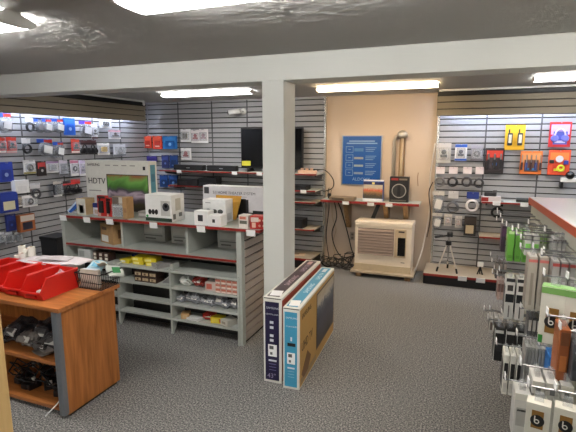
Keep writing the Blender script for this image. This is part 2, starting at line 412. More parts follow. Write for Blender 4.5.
# ---------------------------------------------------------------- gondola with red edges
gd = thing('gondola_shelf', 'grey display gondola with red edges and slatted end beside the column', 'shelf', (-2.70, 3.32, 0))
GX0, GX1 = -1.02, 0.99            # local: left and right uprights
part('top_board', (GX0, 0.006, 1.025), (1.16, 0.64, 1.05), GREYL, gd)
part('edge_strip', (GX0, -0.004, 1.029), (1.16, 0.006, 1.051), REDT, gd)
part('edge_strip', (1.16, -0.004, 1.029), (1.166, 0.64, 1.051), REDT, gd)
part('shelf_board', (GX0 + 0.03, 0.012, 0.742), (GX1 - 0.05, 0.60, 0.768), GREYL, gd)
part('edge_strip', (GX0 + 0.03, 0.002, 0.752), (GX1 - 0.05, 0.012, 0.770), REDT, gd)
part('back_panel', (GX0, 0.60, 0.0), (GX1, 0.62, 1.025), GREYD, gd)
part('end_panel', (GX0 - 0.01, 0.0, 0), (GX0 + 0.03, 0.62, 1.02), GREYL, gd)
part('corner_post', (GX1 - 0.05, 0.0, 0), (GX1 - 0.002, 0.06, 1.02), GREYL, gd)
part('end_panel', (GX1 - 0.04, 0.06, 0), (GX1 - 0.012, 0.62, 1.02), GROOVE_SHADE, gd)
first = None
for k in range(13):
    z = 0.02 + k * PITCH
    if first is None: first = part('slat', (GX1 - 0.014, 0.062, 0.007), (GX1 + 0.002, 0.62, PITCH - 0.007), M((172, 160, 150), 0.5), gd, 0.001); first.location.z = z
    else: share(first, (0, 0, z), gd)
for dx in (-0.335, 0.40):
    part('divider', (dx - 0.012, 0.07, 0.768), (dx + 0.012, 0.60, 1.025), GREYL, gd)
for tx in (-0.985, -0.68, -0.40, 0.105, 0.605, 1.085):
    pbox('price_tag', (tx, -0.012, 1.024), (0.085, 0.003, 0.055), TAG, gd, rx=0.15)

lu = thing('bin_shelf_unit', 'grey two-column shelf unit tucked under the gondola shelves', 'shelf', (-2.40, 3.31, 0))
for lx in (-1.27, -0.655, -0.045, 0.655):
    nm = 'side_panel'
    MB().prism([(0.0, 0.0), (0.02, 0.0), (0.10, 0.12), (0.20, 0.12), (0.20, 0.59), (0.34, 0.59), (0.34, 0.625), (0.0, 0.625)], lx - 0.009, lx + 0.009).done(nm, GREYL, lu)
for x0, x1 in ((-1.26, -0.665), (-0.645, -0.055), (-0.035, 0.645)):
    for z in (0.155, 0.30, 0.457, 0.612):
        part('shelf_board', (x0, 0.004, z - 0.02), (x1, 0.34 if z > 0.6 else 0.198 if x0 > -0.1 or z > 0.4 else 0.10, z), GREYL, lu)
part('back_panel', (-1.26, 0.20, 0.0), (0.65, 0.21, 0.59), M((40, 40, 40), 0.7), lu)
part('top_divider', (-0.055, 0.02, 0.612), (-0.02, 0.12, 0.665), GREYL, lu)

# ---------------------------------------------------------------- generic product builders (front is local -Y, origin at bottom centre of the back)
def pbx(label, cat, loc, w, h, d, col, panels=(), rz=0, group=None, name='product_box', bev=0.002, rough=0.5, rx=0):
    """carton with printed panels: (face, u0, v0, u1, v1, colour) in fractions of that face; faces F R T L"""
    t = thing(name, label, cat, loc, rz, group, rx)
    part('carton', (-w / 2, -d, 0), (w / 2, 0, h), M(col, rough) if isinstance(col, tuple) else col, t, bev)
    for p in panels: panel(t, w, h, d, *p)
    return t
def panel(t, w, h, d, face, u0, v0, u1, v1, col, name='printed_panel', e=0.0012):
    m = M(col, 0.45, vary=0.08) if isinstance(col, tuple) else col
    if face == 'F': return part(name, (-w / 2 + u0 * w, -d - e, v0 * h), (-w / 2 + u1 * w, -d + 0.0004, v1 * h), m, t)
    if face == 'R': return part(name, (w / 2 - 0.0004, -d + u0 * d, v0 * h), (w / 2 + e, -d + u1 * d, v1 * h), m, t)
    if face == 'L': return part(name, (-w / 2 - e, -d + u0 * d, v0 * h), (-w / 2 + 0.0004, -d + u1 * d, v1 * h), m, t)
    return part(name, (-w / 2 + u0 * w, -d + v0 * d, h - 0.0004), (-w / 2 + u1 * w, -d + v1 * d, h + e), m, t)
HOOKM = {}
def hang(wall, kind, u, zb, w, h, label, c1=(235, 235, 235), c2=(200, 50, 40), c3=(25, 25, 28), c4=(245, 245, 245), cat='package', group=None, off=0.0, tilt=0.0):
    """package hanging on a wall hook"""
    if wall == 'L': base = XL + 0.030; loc = (-4.885 + off, u, zb); rz = PI / 2; par = wl
    else: base = 6.252; loc = (u, 6.21 - off, zb); rz = 0; par = wb
    zh = zb + h - 0.012
    mb = MB()
    if wall == 'L': mb.cyl((base - 0.01, u, zh), (-4.885 + off + 0.06, u, zh + 0.004), 0.003, n=6).ball((-4.885 + off + 0.06, u, zh + 0.004), 0.006, sub=1)
    else: mb.cyl((u, base + 0.01, zh), (u, 6.21 - off - 0.06, zh + 0.004), 0.003, n=6).ball((u, 6.21 - off - 0.06, zh + 0.004), 0.006, sub=1)
    mb.done('hook', CHROME, par)
    t = thing({'bag': 'bagged_cable', 'card': 'blister_pack', 'coil': 'coiled_cable', 'headset': 'headset_pack', 'box': 'hanging_box', 'plain': 'hanging_pack'}[kind], label, cat, loc, rz, group)
    t.rotation_euler[1] = tilt
    m1, m2, m3, m4 = M(c1), M(c2), M(c3, 0.35), M(c4)
    if kind == 'bag':
        part('header_card', (-w / 2, -0.006, h * 0.80), (w / 2, 0, h), m1, t)
        part('header_band', (-w * 0.05, -0.0075, h * 0.80), (w / 2, -0.006, h * 0.97), m2, t)
        MB().torus((0, -0.012, h * 0.40), min(w, h * 0.8) * 0.33, 0.008, sq=h * 0.8 / w if h * 0.8 > w else 1).torus((0.004, -0.022, h * 0.40), min(w, h * 0.8) * 0.29, 0.007).done('cable', m3, t, True)
        MB().lump((0, -0.02, h * 0.41), (w, 0.042, h * 0.82), zlib.crc32(label.encode()) % 1000, 0.1, 2).done('pouch', PLASTIC, t, True)
        pbox('sticker', (w * 0.06, -0.045, h * 0.42), (w * 0.55, 0.002, h * 0.42), m4, t, ry=0.2)
    elif kind == 'card':
        part('backing_card', (-w / 2, -0.005, 0), (w / 2, 0, h), m1, t)
        part('title_band', (-w / 2, -0.0065, h * 0.80), (w / 2, -0.005, h * 0.985), m2, t)
        part('footer_band', (-w / 2, -0.0065, h * 0.015), (w / 2, -0.005, h * 0.14), m4, t)
        v = zlib.crc32(label.encode()) % 3; R = min(w, h)
        if v == 0: MB().box((-w * 0.02, -0.022, h * 0.47), (w * 0.46, 0.030, h * 0.42), bev=R * 0.08).done('product', m3, t)
        elif v == 1: MB().torus((0, -0.016, h * 0.45), R * 0.23, R * 0.055).torus((0, -0.024, h * 0.47), R * 0.17, R * 0.05).done('product', m3, t, True)
        else: MB().box((0, -0.022, h * 0.36), (w * 0.50, 0.026, h * 0.14), bev=R * 0.04).ball((0, -0.022, h * 0.55), R * 0.19, (1, 0.6, 1)).done('product', m3, t, True)
        MB().box((0, -0.026, h * 0.47), (w * 0.74, 0.042, h * 0.60), bev=min(w, h) * 0.06).done('blister', CLEAR, t)
    elif kind == 'coil':
        part('hang_card', (-w * 0.36, -0.004, h * 0.66), (w * 0.36, 0, h), m1, t)
        part('card_band', (-w * 0.36, -0.0055, h * 0.88), (w * 0.36, -0.004, h), m2, t)
        R = min(w, h * 0.72) * 0.40
        MB().torus((0, -0.010, R + 0.008), R, 0.009).torus((0.002, -0.024, R + 0.006), R * 0.9, 0.008).torus((-0.003, -0.016, R + 0.010), R * 0.8, 0.008).done('cable', m3, t, True)
        MB().box((R * 0.7, -0.012, R * 0.8), (0.018, 0.014, 0.04), bev=0.003).done('plug', m4, t)
    elif kind == 'headset':
        part('hang_card', (-w / 2, -0.004, h * 0.72), (w / 2, 0, h), m1, t)
        part('card_band', (-w / 2, -0.0055, h * 0.74), (w / 2, -0.004, h * 0.84), m2, t)
        for s in (-1, 1):
            MB().cyl((s * w * 0.24, -0.004, h * 0.36), (s * w * 0.24, -0.05, h * 0.36), w * 0.23, w * 0.19, 16).done('ear_cup', m3, t)
        MB().tube([(w * 0.24 * math.cos(a), -0.02, h * 0.42 + h * 0.3 * math.sin(a)) for a in [PI * k / 10 for k in range(11)]], 0.008).done('head_band', m3, t, True)
    elif kind == 'box':
        part('carton', (-w / 2, -0.07, 0), (w / 2, 0, h), m1, t, 0.002)
        part('printed_panel', (-w * 0.46, -0.0715, h * 0.62), (w * 0.46, -0.07, h * 0.95), m2, t)
        part('picture', (-w * 0.36, -0.0715, h * 0.12), (w * 0.30, -0.07, h * 0.55), m3, t)
        part('side_print', (w / 2, -0.06, h * 0.1), (w / 2 + 0.001, -0.01, h * 0.9), m4, t)
    elif kind == 'plain':
        part('backing_card', (-w / 2, -0.02, 0), (w / 2, 0, h), m1, t, 0.003)
        part('printed_panel', (-w * 0.42, -0.0212, h * 0.50), (w * 0.42, -0.02, h * 0.90), m2, t)
        part('window', (-w * 0.30, -0.0225, h * 0.10), (w * 0.34, -0.02, h * 0.62), m3, t)
        if zlib.crc32(label.encode()) % 2: part('sticker', (-w * 0.22, -0.024, h * 0.16), (w * 0.26, -0.0225, h * 0.26), m4, t)
        else: MB().cyl((w * 0.02, -0.024, h * 0.36), (w * 0.02, -0.0225, h * 0.36), min(w, h) * 0.13, n=16).done('sticker', m4, t)
    return t
#@@PRODUCTS@@
WG = (214, 216, 224); RED = (205, 48, 36); BLU = (36, 84, 190); BK = (24, 24, 27); WH = (240, 240, 240); GR = (120, 122, 128)
# ---------------------------------------------------------------- left slat wall, row by row from the top
GL = 'packages hanging on the left slat wall'
hang('L', 'bag', 3.692, 1.870, 0.169, 0.223, 'clear bag with blue and red header at the left edge, top row', BLU, RED, WG, WH, group=GL)
hang('L', 'coil', 4.009, 1.886, 0.135, 0.177, 'black cable loop on a white card, top row beside the upright', WH, WG, BK, BK, 'cable', GL)
hang('L', 'bag', 4.131, 1.877, 0.113, 0.169, 'grey cable bag with blue header left of the two red-labelled bags', BLU, GR, (70, 74, 84), GR, group=GL)
hang('L', 'bag', 4.246, 1.879, 0.146, 0.172, 'cable bag with red header, left of two alike in the top row', BLU, RED, (90, 94, 104), WH, group=GL)
hang('L', 'bag', 4.420, 1.881, 0.170, 0.177, 'cable bag with red header right beside the bright blue pack', BLU, RED, (90, 94, 104), WH, group=GL)
hang('L', 'plain', 4.594, 1.858, 0.180, 0.220, 'bright blue pack in the top row of the left wall', (38, 108, 220), (44, 120, 232), (32, 92, 200), (150, 190, 240), group=GL)
hang('L', 'bag', 4.873, 1.834, 0.214, 0.217, 'cable bag with violet and red header right of the bright blue pack', (90, 70, 200), RED, (80, 82, 92), (225, 228, 235), group=GL)
hang('L', 'card', 5.033, 1.808, 0.112, 0.208, 'narrow dark blister pack at the end of the top row bags', (225, 225, 230), WH, (50, 44, 46), (90, 60, 60), group=GL)
hang('L', 'card', 5.256, 1.966, 0.238, 0.128, 'small white pack with a black bracket, upper right of the wall', (228, 230, 238), WH, BK, WH, group=GL)
hang('L', 'card', 5.425, 1.809, 0.251, 0.132, 'small pack with a dark adapter, below the upper right bracket pack', (215, 215, 225), (200, 150, 160), (60, 44, 48), WH, group=GL)
hang('L', 'card', 3.628, 1.646, 0.095, 0.178, 'red cable pack cut off at the left edge, second row', RED, (216, 60, 44), (36, 20, 20), WH, group=GL)
hang('L', 'card', 3.750, 1.643, 0.125, 0.182, 'red cable pack with black coil, second row left of the upright', RED, (216, 60, 44), (40, 22, 22), (220, 190, 190), group=GL)
hang('L', 'coil', 3.942, 1.627, 0.160, 0.189, 'thick coil of black cable in the second row', WH, WH, BK, BK, 'cable', GL)
hang('L', 'bag', 4.198, 1.583, 0.218, 0.222, 'large cable bag with blue and red header, second row', BLU, RED, (70, 72, 80), WH, group=GL)
hang('L', 'bag', 4.397, 1.564, 0.155, 0.204, 'cable bag with blue header and white sticker, second row middle', BLU, (190, 70, 60), (44, 46, 56), WH, group=GL)
hang('L', 'card', 4.677, 1.621, 0.135, 0.186, 'red pack with black plug, second row beside the headsets', RED, (220, 70, 50), BK, WH, group=GL)
hang('L', 'headset', 4.821, 1.563, 0.159, 0.231, 'black headset on a dark card, left of two', (96, 60, 66), (60, 40, 44), BK, group=GL, cat='headset')
hang('L', 'headset', 4.969, 1.558, 0.157, 0.236, 'black headset on a dark card, right of two', (96, 60, 66), (60, 40, 44), BK, group=GL, cat='headset')
hang('L', 'card', 5.184, 1.580, 0.235, 0.172, 'clear pack with golden connectors, second row', (205, 206, 214), WH, (196, 158, 60), WH, group=GL)
hang('L', 'card', 5.511, 1.555, 0.258, 0.180, 'clear white pack at the far end of the second row', (214, 216, 224), WG, (150, 152, 160), (120, 124, 130), group=GL)
hang('L', 'plain', 3.637, 1.318, 0.181, 0.226, 'deep blue card at the left edge, third row', (28, 56, 160), (30, 62, 172), (24, 48, 140), (150, 170, 220), group=GL)
hang('L', 'card', 3.956, 1.387, 0.162, 0.167, 'white pack with black webcam, third row', WH, (220, 220, 222), BK, (170, 160, 90), group=GL)
hang('L', 'plain', 4.113, 1.352, 0.128, 0.184, 'black and red pack, third row middle', (44, 32, 34), (190, 60, 60), (30, 26, 28), (190, 190, 190), group=GL)
hang('L', 'card', 4.284, 1.378, 0.181, 0.151, 'white pack with grey adapter and violet band, third row', (228, 228, 234), (170, 140, 180), (150, 152, 162), WH, group=GL)
hang('L', 'card', 4.452, 1.328, 0.127, 0.207, 'grey clear pack behind the television box corner, third row', (196, 198, 208), (210, 200, 215), (120, 122, 136), GR, group=GL)
hang('L', 'card', 4.631, 1.315, 0.134, 0.213, 'white pack with a pink band and dark plug, third row', (232, 230, 238), (200, 120, 150), (60, 60, 74), WH, group=GL)
hang('L', 'card', 4.768, 1.305, 0.105, 0.218, 'lavender white pack half hidden by the television box', (222, 216, 236), (214, 200, 230), (160, 156, 176), WH, group=GL)
hang('L', 'box', 3.787, 1.175, 0.179, 0.152, 'plain white box tilted on its hook, fourth row', WH, (236, 236, 238), (228, 228, 230), WH, group=GL, tilt=0.0)
hang('L', 'coil', 4.008, 1.077, 0.194, 0.195, 'coiled grey cable on a clear white card, fourth row', (222, 222, 226), WG, (66, 66, 70), WG, 'cable', GL)
hang('L', 'card', 4.331, 1.065, 0.123, 0.206, 'black pack with white label, fourth row', (46, 46, 50), (200, 196, 190), BK, (220, 220, 220), group=GL)
hang('L', 'headset', 4.489, 1.047, 0.130, 0.211, 'black pack with red lettering, fourth row left of the red-tipped one', (60, 44, 46), (200, 70, 70), BK, group=GL)
hang('L', 'headset', 4.631, 1.030, 0.152, 0.242, 'black pack with a bright red centre, fourth row beside the television box', (210, 70, 70), RED, BK, group=GL)
hang('L', 'box', 3.607, 0.975, 0.217, 0.228, 'dark blue box with yellow and white print at the left edge', (24, 50, 140), (30, 60, 160), (220, 214, 180), (20, 40, 110), group=GL)
hang('L', 'card', 3.760, 1.011, 0.089, 0.117, 'small tan pack beside the dark blue box', (170, 150, 110), (190, 180, 150), (120, 104, 80), WH, group=GL)
hang('L', 'card', 3.920, 0.990, 0.202, 0.145, 'white pack with small black device, fifth row', (226, 226, 228), WH, (40, 38, 44), WH, group=GL)
hang('L', 'plain', 3.640, 0.745, 0.123, 0.197, 'navy blue pack low on the left wall', (26, 40, 110), (34, 52, 130), (22, 34, 96), (60, 84, 160), group=GL)
hang('L', 'box', 3.813, 0.713, 0.196, 0.204, 'orange brown box with black side low on the left wall', (158, 92, 48), (200, 190, 180), (40, 42, 58), BK, group=GL)
for i, (a, n) in enumerate(((3.512, 0.617, 0.071, 0.137, 'leftmost'), (3.608, 0.596, 0.073, 0.140, 'middle'), (3.721, 0.584, 0.077, 0.131, 'rightmost'))) if False else ():
    pass
hang('L', 'card', 3.512, 0.617, 0.071, 0.137, 'small grey blister pack in the lowest row, leftmost of three', (150, 152, 156), WG, (40, 40, 44), GR, group=GL)
hang('L', 'card', 3.605, 0.597, 0.080, 0.140, 'small grey blister pack in the lowest row, middle of three', (150, 152, 156), WG, (40, 40, 44), GR, group=GL)
hang('L', 'card', 3.718, 0.585, 0.083, 0.131, 'small grey blister pack in the lowest row, rightmost of three', (150, 152, 156), WG, (40, 40, 44), GR, group=GL)
# black bin by the left wall
bn = thing('waste_bin', 'black bin with a white label beside the left slat wall', 'bin', (-4.62, 4.02, 0))
MB().prism([(-0.125, 0.62), (-0.10, 0), (0.10, 0), (0.125, 0.62)], -0.12, 0.14).done('body', M((26, 26, 28), 0.4), bn)
part('rim', (-0.13, -0.135, 0.60), (0.15, 0.135, 0.64), BLACK, bn, 0.008)
pbox('label_card', (0.153, 0.03, 0.632), (0.004, 0.12, 0.06), TAG, bn, ry=0.5)

# ---------------------------------------------------------------- left part of the back wall
GB = 'packages hanging on the back slat wall'
hang('B', 'plain', -4.896, 1.665, 0.151, 0.196, 'orange red pack in the corner of the back wall, left of two', (206, 62, 36), (216, 80, 52), (170, 44, 30), (230, 180, 160), group=GB)
hang('B', 'plain', -4.702, 1.650, 0.178, 0.211, 'orange red pack in the corner of the back wall, right of two', (206, 62, 36), (216, 80, 52), (170, 44, 30), (230, 180, 160), group=GB)
hang('B', 'plain', -4.458, 1.652, 0.271, 0.208, 'wide light blue pack right of the orange red packs', (40, 120, 196), (60, 140, 214), (30, 100, 176), (120, 180, 230), group=GB)
hang('B', 'card', -4.157, 1.764, 0.187, 0.204, 'white-framed pack with dark gold picture on the back wall', (232, 230, 226), WH, (84, 70, 36), WH, group=GB)
hang('B', 'card', -3.972, 1.749, 0.165, 0.202, 'white pack with red print, left of the twin packs on the back wall', (226, 216, 216), (230, 224, 224), (170, 90, 96), WH, group=GB)
hang('B', 'card', -3.826, 1.749, 0.163, 0.216, 'white pack with red print, right of the twin packs on the back wall', (226, 220, 220), (230, 224, 224), (160, 120, 126), WH, group=GB)
hang('B', 'card', -4.160, 1.479, 0.189, 0.191, 'small white pack with a red figure, under the dark gold picture', (232, 230, 228), WH, (150, 46, 50), WH, group=GB)
hang('B', 'plain', -4.827, 1.436, 0.202, 0.099, 'dark violet pack peeking over the television box', (60, 50, 120), (70, 60, 140), (50, 40, 110), (90, 80, 160), group=GB)
hang('B', 'plain', -4.561, 1.342, 0.138, 0.212, 'dark blue pack above the long shelf, left of two', (44, 52, 100), (50, 64, 124), (34, 40, 84), (90, 110, 160), group=GB)
hang('B', 'plain', -4.395, 1.345, 0.155, 0.210, 'dark blue pack above the long shelf, right of two', (34, 62, 116), (40, 76, 140), (28, 50, 96), (90, 120, 170), group=GB)
hang('B', 'plain', -4.608, 1.027, 0.159, 0.199, 'blue pack under the long shelf, left of two', (30, 66, 122), (40, 84, 150), (24, 54, 100), (110, 150, 200), group=GB)
hang('B', 'plain', -4.421, 1.034, 0.176, 0.197, 'blue pack under the long shelf, right of two', (30, 66, 122), (40, 84, 150), (24, 54, 100), (110, 150, 200), group=GB)
def sound_bar(x0, x1, y, z, label):
    t = thing('sound_bar', label, 'speaker', ((x0 + x1) / 2, y, z)); L = x1 - x0
    part('body', (-L / 2, -0.09, 0.004), (L / 2, 0, 0.085), BLACK, t, 0.01)
    part('grille', (-L / 2 + 0.02, -0.093, 0.012), (L / 2 - 0.02, -0.089, 0.076), M((30, 30, 33), 0.8, scale=200), t)
    part('foot', (-L / 2 + 0.04, -0.08, 0), (-L / 2 + 0.1, -0.01, 0.005), BLACK, t); part('foot', (L / 2 - 0.1, -0.08, 0), (L / 2 - 0.04, -0.01, 0.005), BLACK, t)
    part('badge', (-0.03, -0.0945, 0.035), (0.03, -0.093, 0.047), METAL, t)
sound_bar(-4.24, -3.70, 6.05, 1.330, 'black sound bar on the long shelf, left of two')
sound_bar(-3.64, -3.14, 6.05, 1.330, 'black sound bar on the long shelf, next to the television')
tv = thing('television', 'large black television with yellow sticker standing on the long wall shelf', 'television', (-2.64, 6.12, 1.330))
part('cabinet', (-0.49, -0.005, 0.05), (0.49, 0.05, 0.64), BLACK, tv, 0.006)
part('screen', (-0.475, -0.010, 0.07), (0.475, -0.004, 0.625), BLACKG, tv)
part('energy_sticker', (-0.475, -0.0125, 0.085), (-0.33, -0.010, 0.155), M((205, 196, 60), 0.5), tv)
for sx in (-0.33, 0.33):
    MB().prism([(-0.12, 0), (0.12, 0), (0.02, 0.06), (-0.02, 0.06)], sx - 0.012, sx + 0.012).done('foot', BLACK, tv)
pbx('black boxed device on the shelf under the sound bars', 'box', (-3.95, 6.02, 1.100), 0.36, 0.10, 0.14, (26, 26, 28), [('F', .1, .2, .5, .7, (44, 44, 48))], name='boxed_device')
pbx('black receiver box beside the small device under the sound bars', 'box', (-3.58, 6.04, 1.100), 0.30, 0.13, 0.18, (20, 20, 22), [('F', .1, .2, .8, .5, (40, 40, 44))], name='boxed_device')
pbx('flat black player on the shelf below the television, beside the column', 'player', (-2.22, 6.10, 1.100), 0.40, 0.055, 0.2, (22, 22, 24), [('F', .05, .3, .6, .7, (60, 62, 66))], name='media_player')
pbx('black box on the low shelf beside the column', 'box', (-2.24, 6.12, 0.554), 0.34, 0.13, 0.22, (18, 18, 20), [('F', .1, .2, .6, .7, (34, 34, 38))], name='boxed_device')
# power strip with plugs on the shelf
pw = thing('power_strip', 'beige power strip with plugs on the end of the long shelf', 'power strip', (-2.02, 6.00, 1.330))
part('strip_body', (-0.15, -0.035, 0), (0.12, 0.035, 0.045), M((214, 176, 150), 0.5), pw, 0.006)
for k in range(3): part('plug', (-0.11 + k * 0.07, -0.02, 0.045), (-0.075 + k * 0.07, 0.02, 0.075), M((200, 160, 135), 0.5), pw, 0.004)
part('switch', (0.07, -0.012, 0.045), (0.095, 0.012, 0.052), M((60, 40, 38), 0.5), pw)
ks = thing('paper_slip', 'beige paper slip lying on the base deck beside the column', 'paper', (-2.20, 6.0, 0.148))
pbox('sheet', (0, 0, 0.003), (0.26, 0.18, 0.004), M((200, 176, 150), 0.7), ks, rz=0.2); pbox('print_block', (-0.02, 0.01, 0.0055), (0.12, 0.08, 0.0012), M((150, 128, 108), 0.7), ks, rz=0.2)
# security camera
sc = thing('security_camera', 'white security camera on a wall arm high on the back wall', 'camera', (-3.14, 6.25, 2.22))
MB().cyl((0, 0, 0), (0, -0.02, 0), 0.045, n=20).done('mount', WHITE, sc); MB().tube([(0, -0.01, 0), (-0.02, -0.07, 0.0), (-0.06, -0.11, -0.01)], 0.012).done('arm', WHITE, sc, True)
MB().cyl((0.0, -0.12, 0.0), (-0.17, -0.16, -0.02), 0.036, n=20).done('body', WHITE, sc, True); MB().cyl((-0.168, -0.1595, -0.02), (-0.178, -0.162, -0.021), 0.030, n=20).done('lens', BLACKG, sc)

# ---------------------------------------------------------------- poster wall
po = thing('wall_poster', 'blue framed poster with white line boxes on the cream wall', 'poster', (-1.335, YB - 0.002, 1.163))
part('board', (-0.275, -0.012, 0.005), (0.275, 0, 0.69), M((26, 80, 152), 0.25, vary=0.15, scale=5), po)
for a, b in (((-0.285, -0.018, 0), (-0.270, 0, 0.695)), ((0.270, -0.018, 0), (0.285, 0, 0.695)), ((-0.27, -0.018, 0), (0.27, 0, 0.012)), ((-0.27, -0.018, 0.683), (0.27, 0, 0.695))):
    part('frame_bar', a, b, METAL, po)
LB = M((126, 160, 196), 0.5)
for k, zc in enumerate((0.50, 0.385, 0.28, 0.175)):
    for a, b in (((-0.225, 0.04), (0.105, 0.005)), ((-0.225, -0.04), (0.105, 0.005))):
        pbox('print_line', (-0.172, -0.0128, zc + a[1]), (0.105, 0.0012, 0.005), LB, po)
    for s in (-1, 1): pbox('print_line', (-0.172 + s * 0.05, -0.0128, zc), (0.005, 0.0012, 0.085), LB, po)
    pbox('print_line', (-0.172, -0.0128, zc), (0.035, 0.0012, 0.008), LB, po)
    pbox('print_block', (-0.04, -0.0128, zc - 0.005), (0.13, 0.0012, 0.03 if k else 0.045), M(((60, 110, 160), (150, 150, 140), (140, 156, 160), (120, 140, 160))[k]), po)
    for j in range(3): pbox('print_line', (0.13 - 0.01 * j, -0.0128, zc + 0.025 - j * 0.024), (0.15 - j * 0.02, 0.0012, 0.007), LB, po)
for j in range(2): pbox('print_block', (0.0, -0.0128, 0.615 - j * 0.03), (0.36 + j * 0.07, 0.0012, 0.016), LB, po)
letters('ALDOXY', 0.062, LB, po, (0, -0.0125, 0.065), align='CENTER')
# chimney-like vent pipe
vp = thing('vent_pipe', 'grey metal vent pipe with a domed cap on a wooden strip', 'pipe', (-0.80, YB, 0.977))
part('backing_board', (-0.02, -0.03, 0.30), (0.055, 0, 0.90), WOODB, vp)
MB().tube([(-0.085, -0.05, 0.0), (-0.085, -0.05, 0.80), (-0.06, -0.055, 0.86), (-0.02, -0.06, 0.88)], 0.025, 10).done('side_pipe', M((180, 172, 158), 0.35, 0.4), vp, True)
MB().cyl((0.02, -0.07, 0.0), (0.02, -0.07, 0.86), 0.02, n=16).done('inner_tube', M((176, 156, 126), 0.4, 0.3), vp, True)
MB().cyl((0.02, -0.07, 0.865), (0.02, -0.07, 0.89), 0.075, n=20).done('cap_flange', M((190, 184, 172), 0.3, 0.6), vp); MB().ball((0.02, -0.07, 0.89), 0.07, (1, 1, 0.8)).done('cap_dome', M((200, 194, 182), 0.3, 0.6), vp, True)
# boxes on the poster shelf
PZ = 0.979
t = pbx('blue and white game box with a vehicle picture on the poster shelf', 'box', (-1.115, 6.12, PZ), 0.27, 0.265, 0.09, (58, 84, 150), [], name='game_box', rz=0.0)
panel(t, .27, .265, .09, 'F', .0, .0, 1, .13, (220, 224, 232)); panel(t, .27, .265, .09, 'F', .02, .14, .98, .84, picture_mat('vehicle_picture', [(0.2, (70, 66, 56)), (0.45, (150, 110, 70)), (0.6, (196, 92, 60)), (0.8, (190, 180, 160))], 5), 'picture')
panel(t, .27, .265, .09, 'F', .02, .85, .98, .97, (32, 38, 84)); panel(t, .27, .265, .09, 'F', .45, .86, .58, .96, (230, 210, 120), e=0.0022)
part('handle', (-0.135, -0.05, 0.265), (0.135, -0.04, 0.285), WHITE, t, 0.004)
t = pbx('black box with a round speaker picture on the poster shelf', 'box', (-0.775, 6.16, PZ), 0.245, 0.335, 0.11, (20, 19, 19), [], name='speaker_box')
MB().cyl((0, -0.1115, 0.15), (0, -0.109, 0.15), 0.095, n=28).done('speaker_ring', M((150, 146, 140), 0.4), t); MB().cyl((0, -0.1125, 0.15), (0, -0.109, 0.15), 0.082, n=28).done('speaker_cone', M((50, 48, 46), 0.4), t)
pbox('speaker_bridge', (0, -0.1125, 0.15), (0.04, 0.002, 0.15), BLACK, t)
panel(t, .245, .335, .11, 'F', .08, .86, .45, .95, (150, 44, 36)); panel(t, .245, .335, .11, 'F', .5, .87, .92, .94, (120, 110, 96)); panel(t, .245, .335, .11, 'F', .08, .04, .9, .09, (90, 84, 74))
t = pbx('flat grey device box on the left of the poster shelf', 'box', (-1.52, 6.10, PZ), 0.34, 0.045, 0.18, (130, 112, 90), [('F', .1, .2, .6, .8, (80, 68, 56))], name='flat_box')
t = thing('black_adapter', 'small black adapter on a stand at the left end of the poster shelf', 'adapter', (-1.74, 6.10, PZ))
MB().box((0, 0, 0.05), (0.05, 0.04, 0.05), bev=0.008).done('body', BLACK, t); MB().cyl((0, 0, 0), (0, 0, 0.03), 0.02).done('stand', BLACK, t); MB().tube([(0.02, 0, 0.07), (0.03, 0, 0.12), (-0.01, 0.02, 0.15), (-0.04, 0.02, 0.08)], 0.004).done('wire', BLACK, t, True)
# outlet
ot = thing('wall_outlet', 'grey wall outlet left of the heater', 'outlet', (-1.44, YB, 0.36))
part('cover_plate', (-0.04, -0.007, 0), (0.04, 0, 0.12), M((168, 156, 142), 0.5), ot, 0.002)
for z in (0.035, 0.085): part('socket', (-0.018, -0.010, z - 0.015), (0.018, -0.006, z + 0.015), M((120, 108, 98), 0.5), ot, 0.003)
part('baseboard_strip', (0, 0, 0), (0.001, 0.001, 0.001), WHITE, ot) if False else None
# cables
def cable(label, pts, r=0.006, mat=BLACK, sub=8, group='cables beside the heater'):
    P = [Vector(p) for p in pts]; out = []
    for i in range(len(P) - 1):
        p0, p1, p2, p3 = P[max(i - 1, 0)], P[i], P[i + 1], P[min(i + 2, len(P) - 1)]
        for k in range(sub):
            s = k / sub
            out.append(0.5 * ((2 * p1) + (p2 - p0) * s + (2 * p0 - 5 * p1 + 4 * p2 - p3) * s * s + (3 * p1 - p0 - 3 * p2 + p3) * s ** 3))
    out.append(P[-1])
    return tag(MB().tube(out, r, 6).done('cable', mat, None, True), label, 'cable', group)
cable('black cable looping out from the end of the long shelf', [(-1.95, 6.02, 1.36), (-1.80, 6.05, 1.38), (-1.69, 6.1, 1.25), (-1.72, 6.18, 1.12), (-1.86, 6.2, 1.06)], 0.007)
cable('black cable hanging straight down beside the slat wall edge', [(-1.80, 6.27, 1.10), (-1.79, 6.26, 0.8), (-1.82, 6.25, 0.45), (-1.78, 6.2, 0.2), (-1.7, 6.1, 0.01)], 0.007)
cable('black cable hanging from the poster shelf in a loose curve', [(-1.70, 6.2, 0.95), (-1.66, 6.22, 0.7), (-1.72, 6.2, 0.45), (-1.62, 6.15, 0.2), (-1.42, 6.1, 0.06), (-1.30, 6.15, 0.02)], 0.008)
cable('long black cable swinging down to the heater', [(-1.68, 6.25, 0.96), (-1.60, 6.24, 0.8), (-1.48, 6.2, 0.45), (-1.40, 6.15, 0.22), (-1.28, 6.1, 0.06)], 0.008)
cable('beige cable hanging beside the black ones', [(-1.75, 6.27, 0.96), (-1.74, 6.27, 0.7), (-1.68, 6.26, 0.5), (-1.72, 6.25, 0.3), (-1.64, 6.2, 0.06)], 0.008, M((190, 170, 145), 0.5))
rr = random.Random(3)
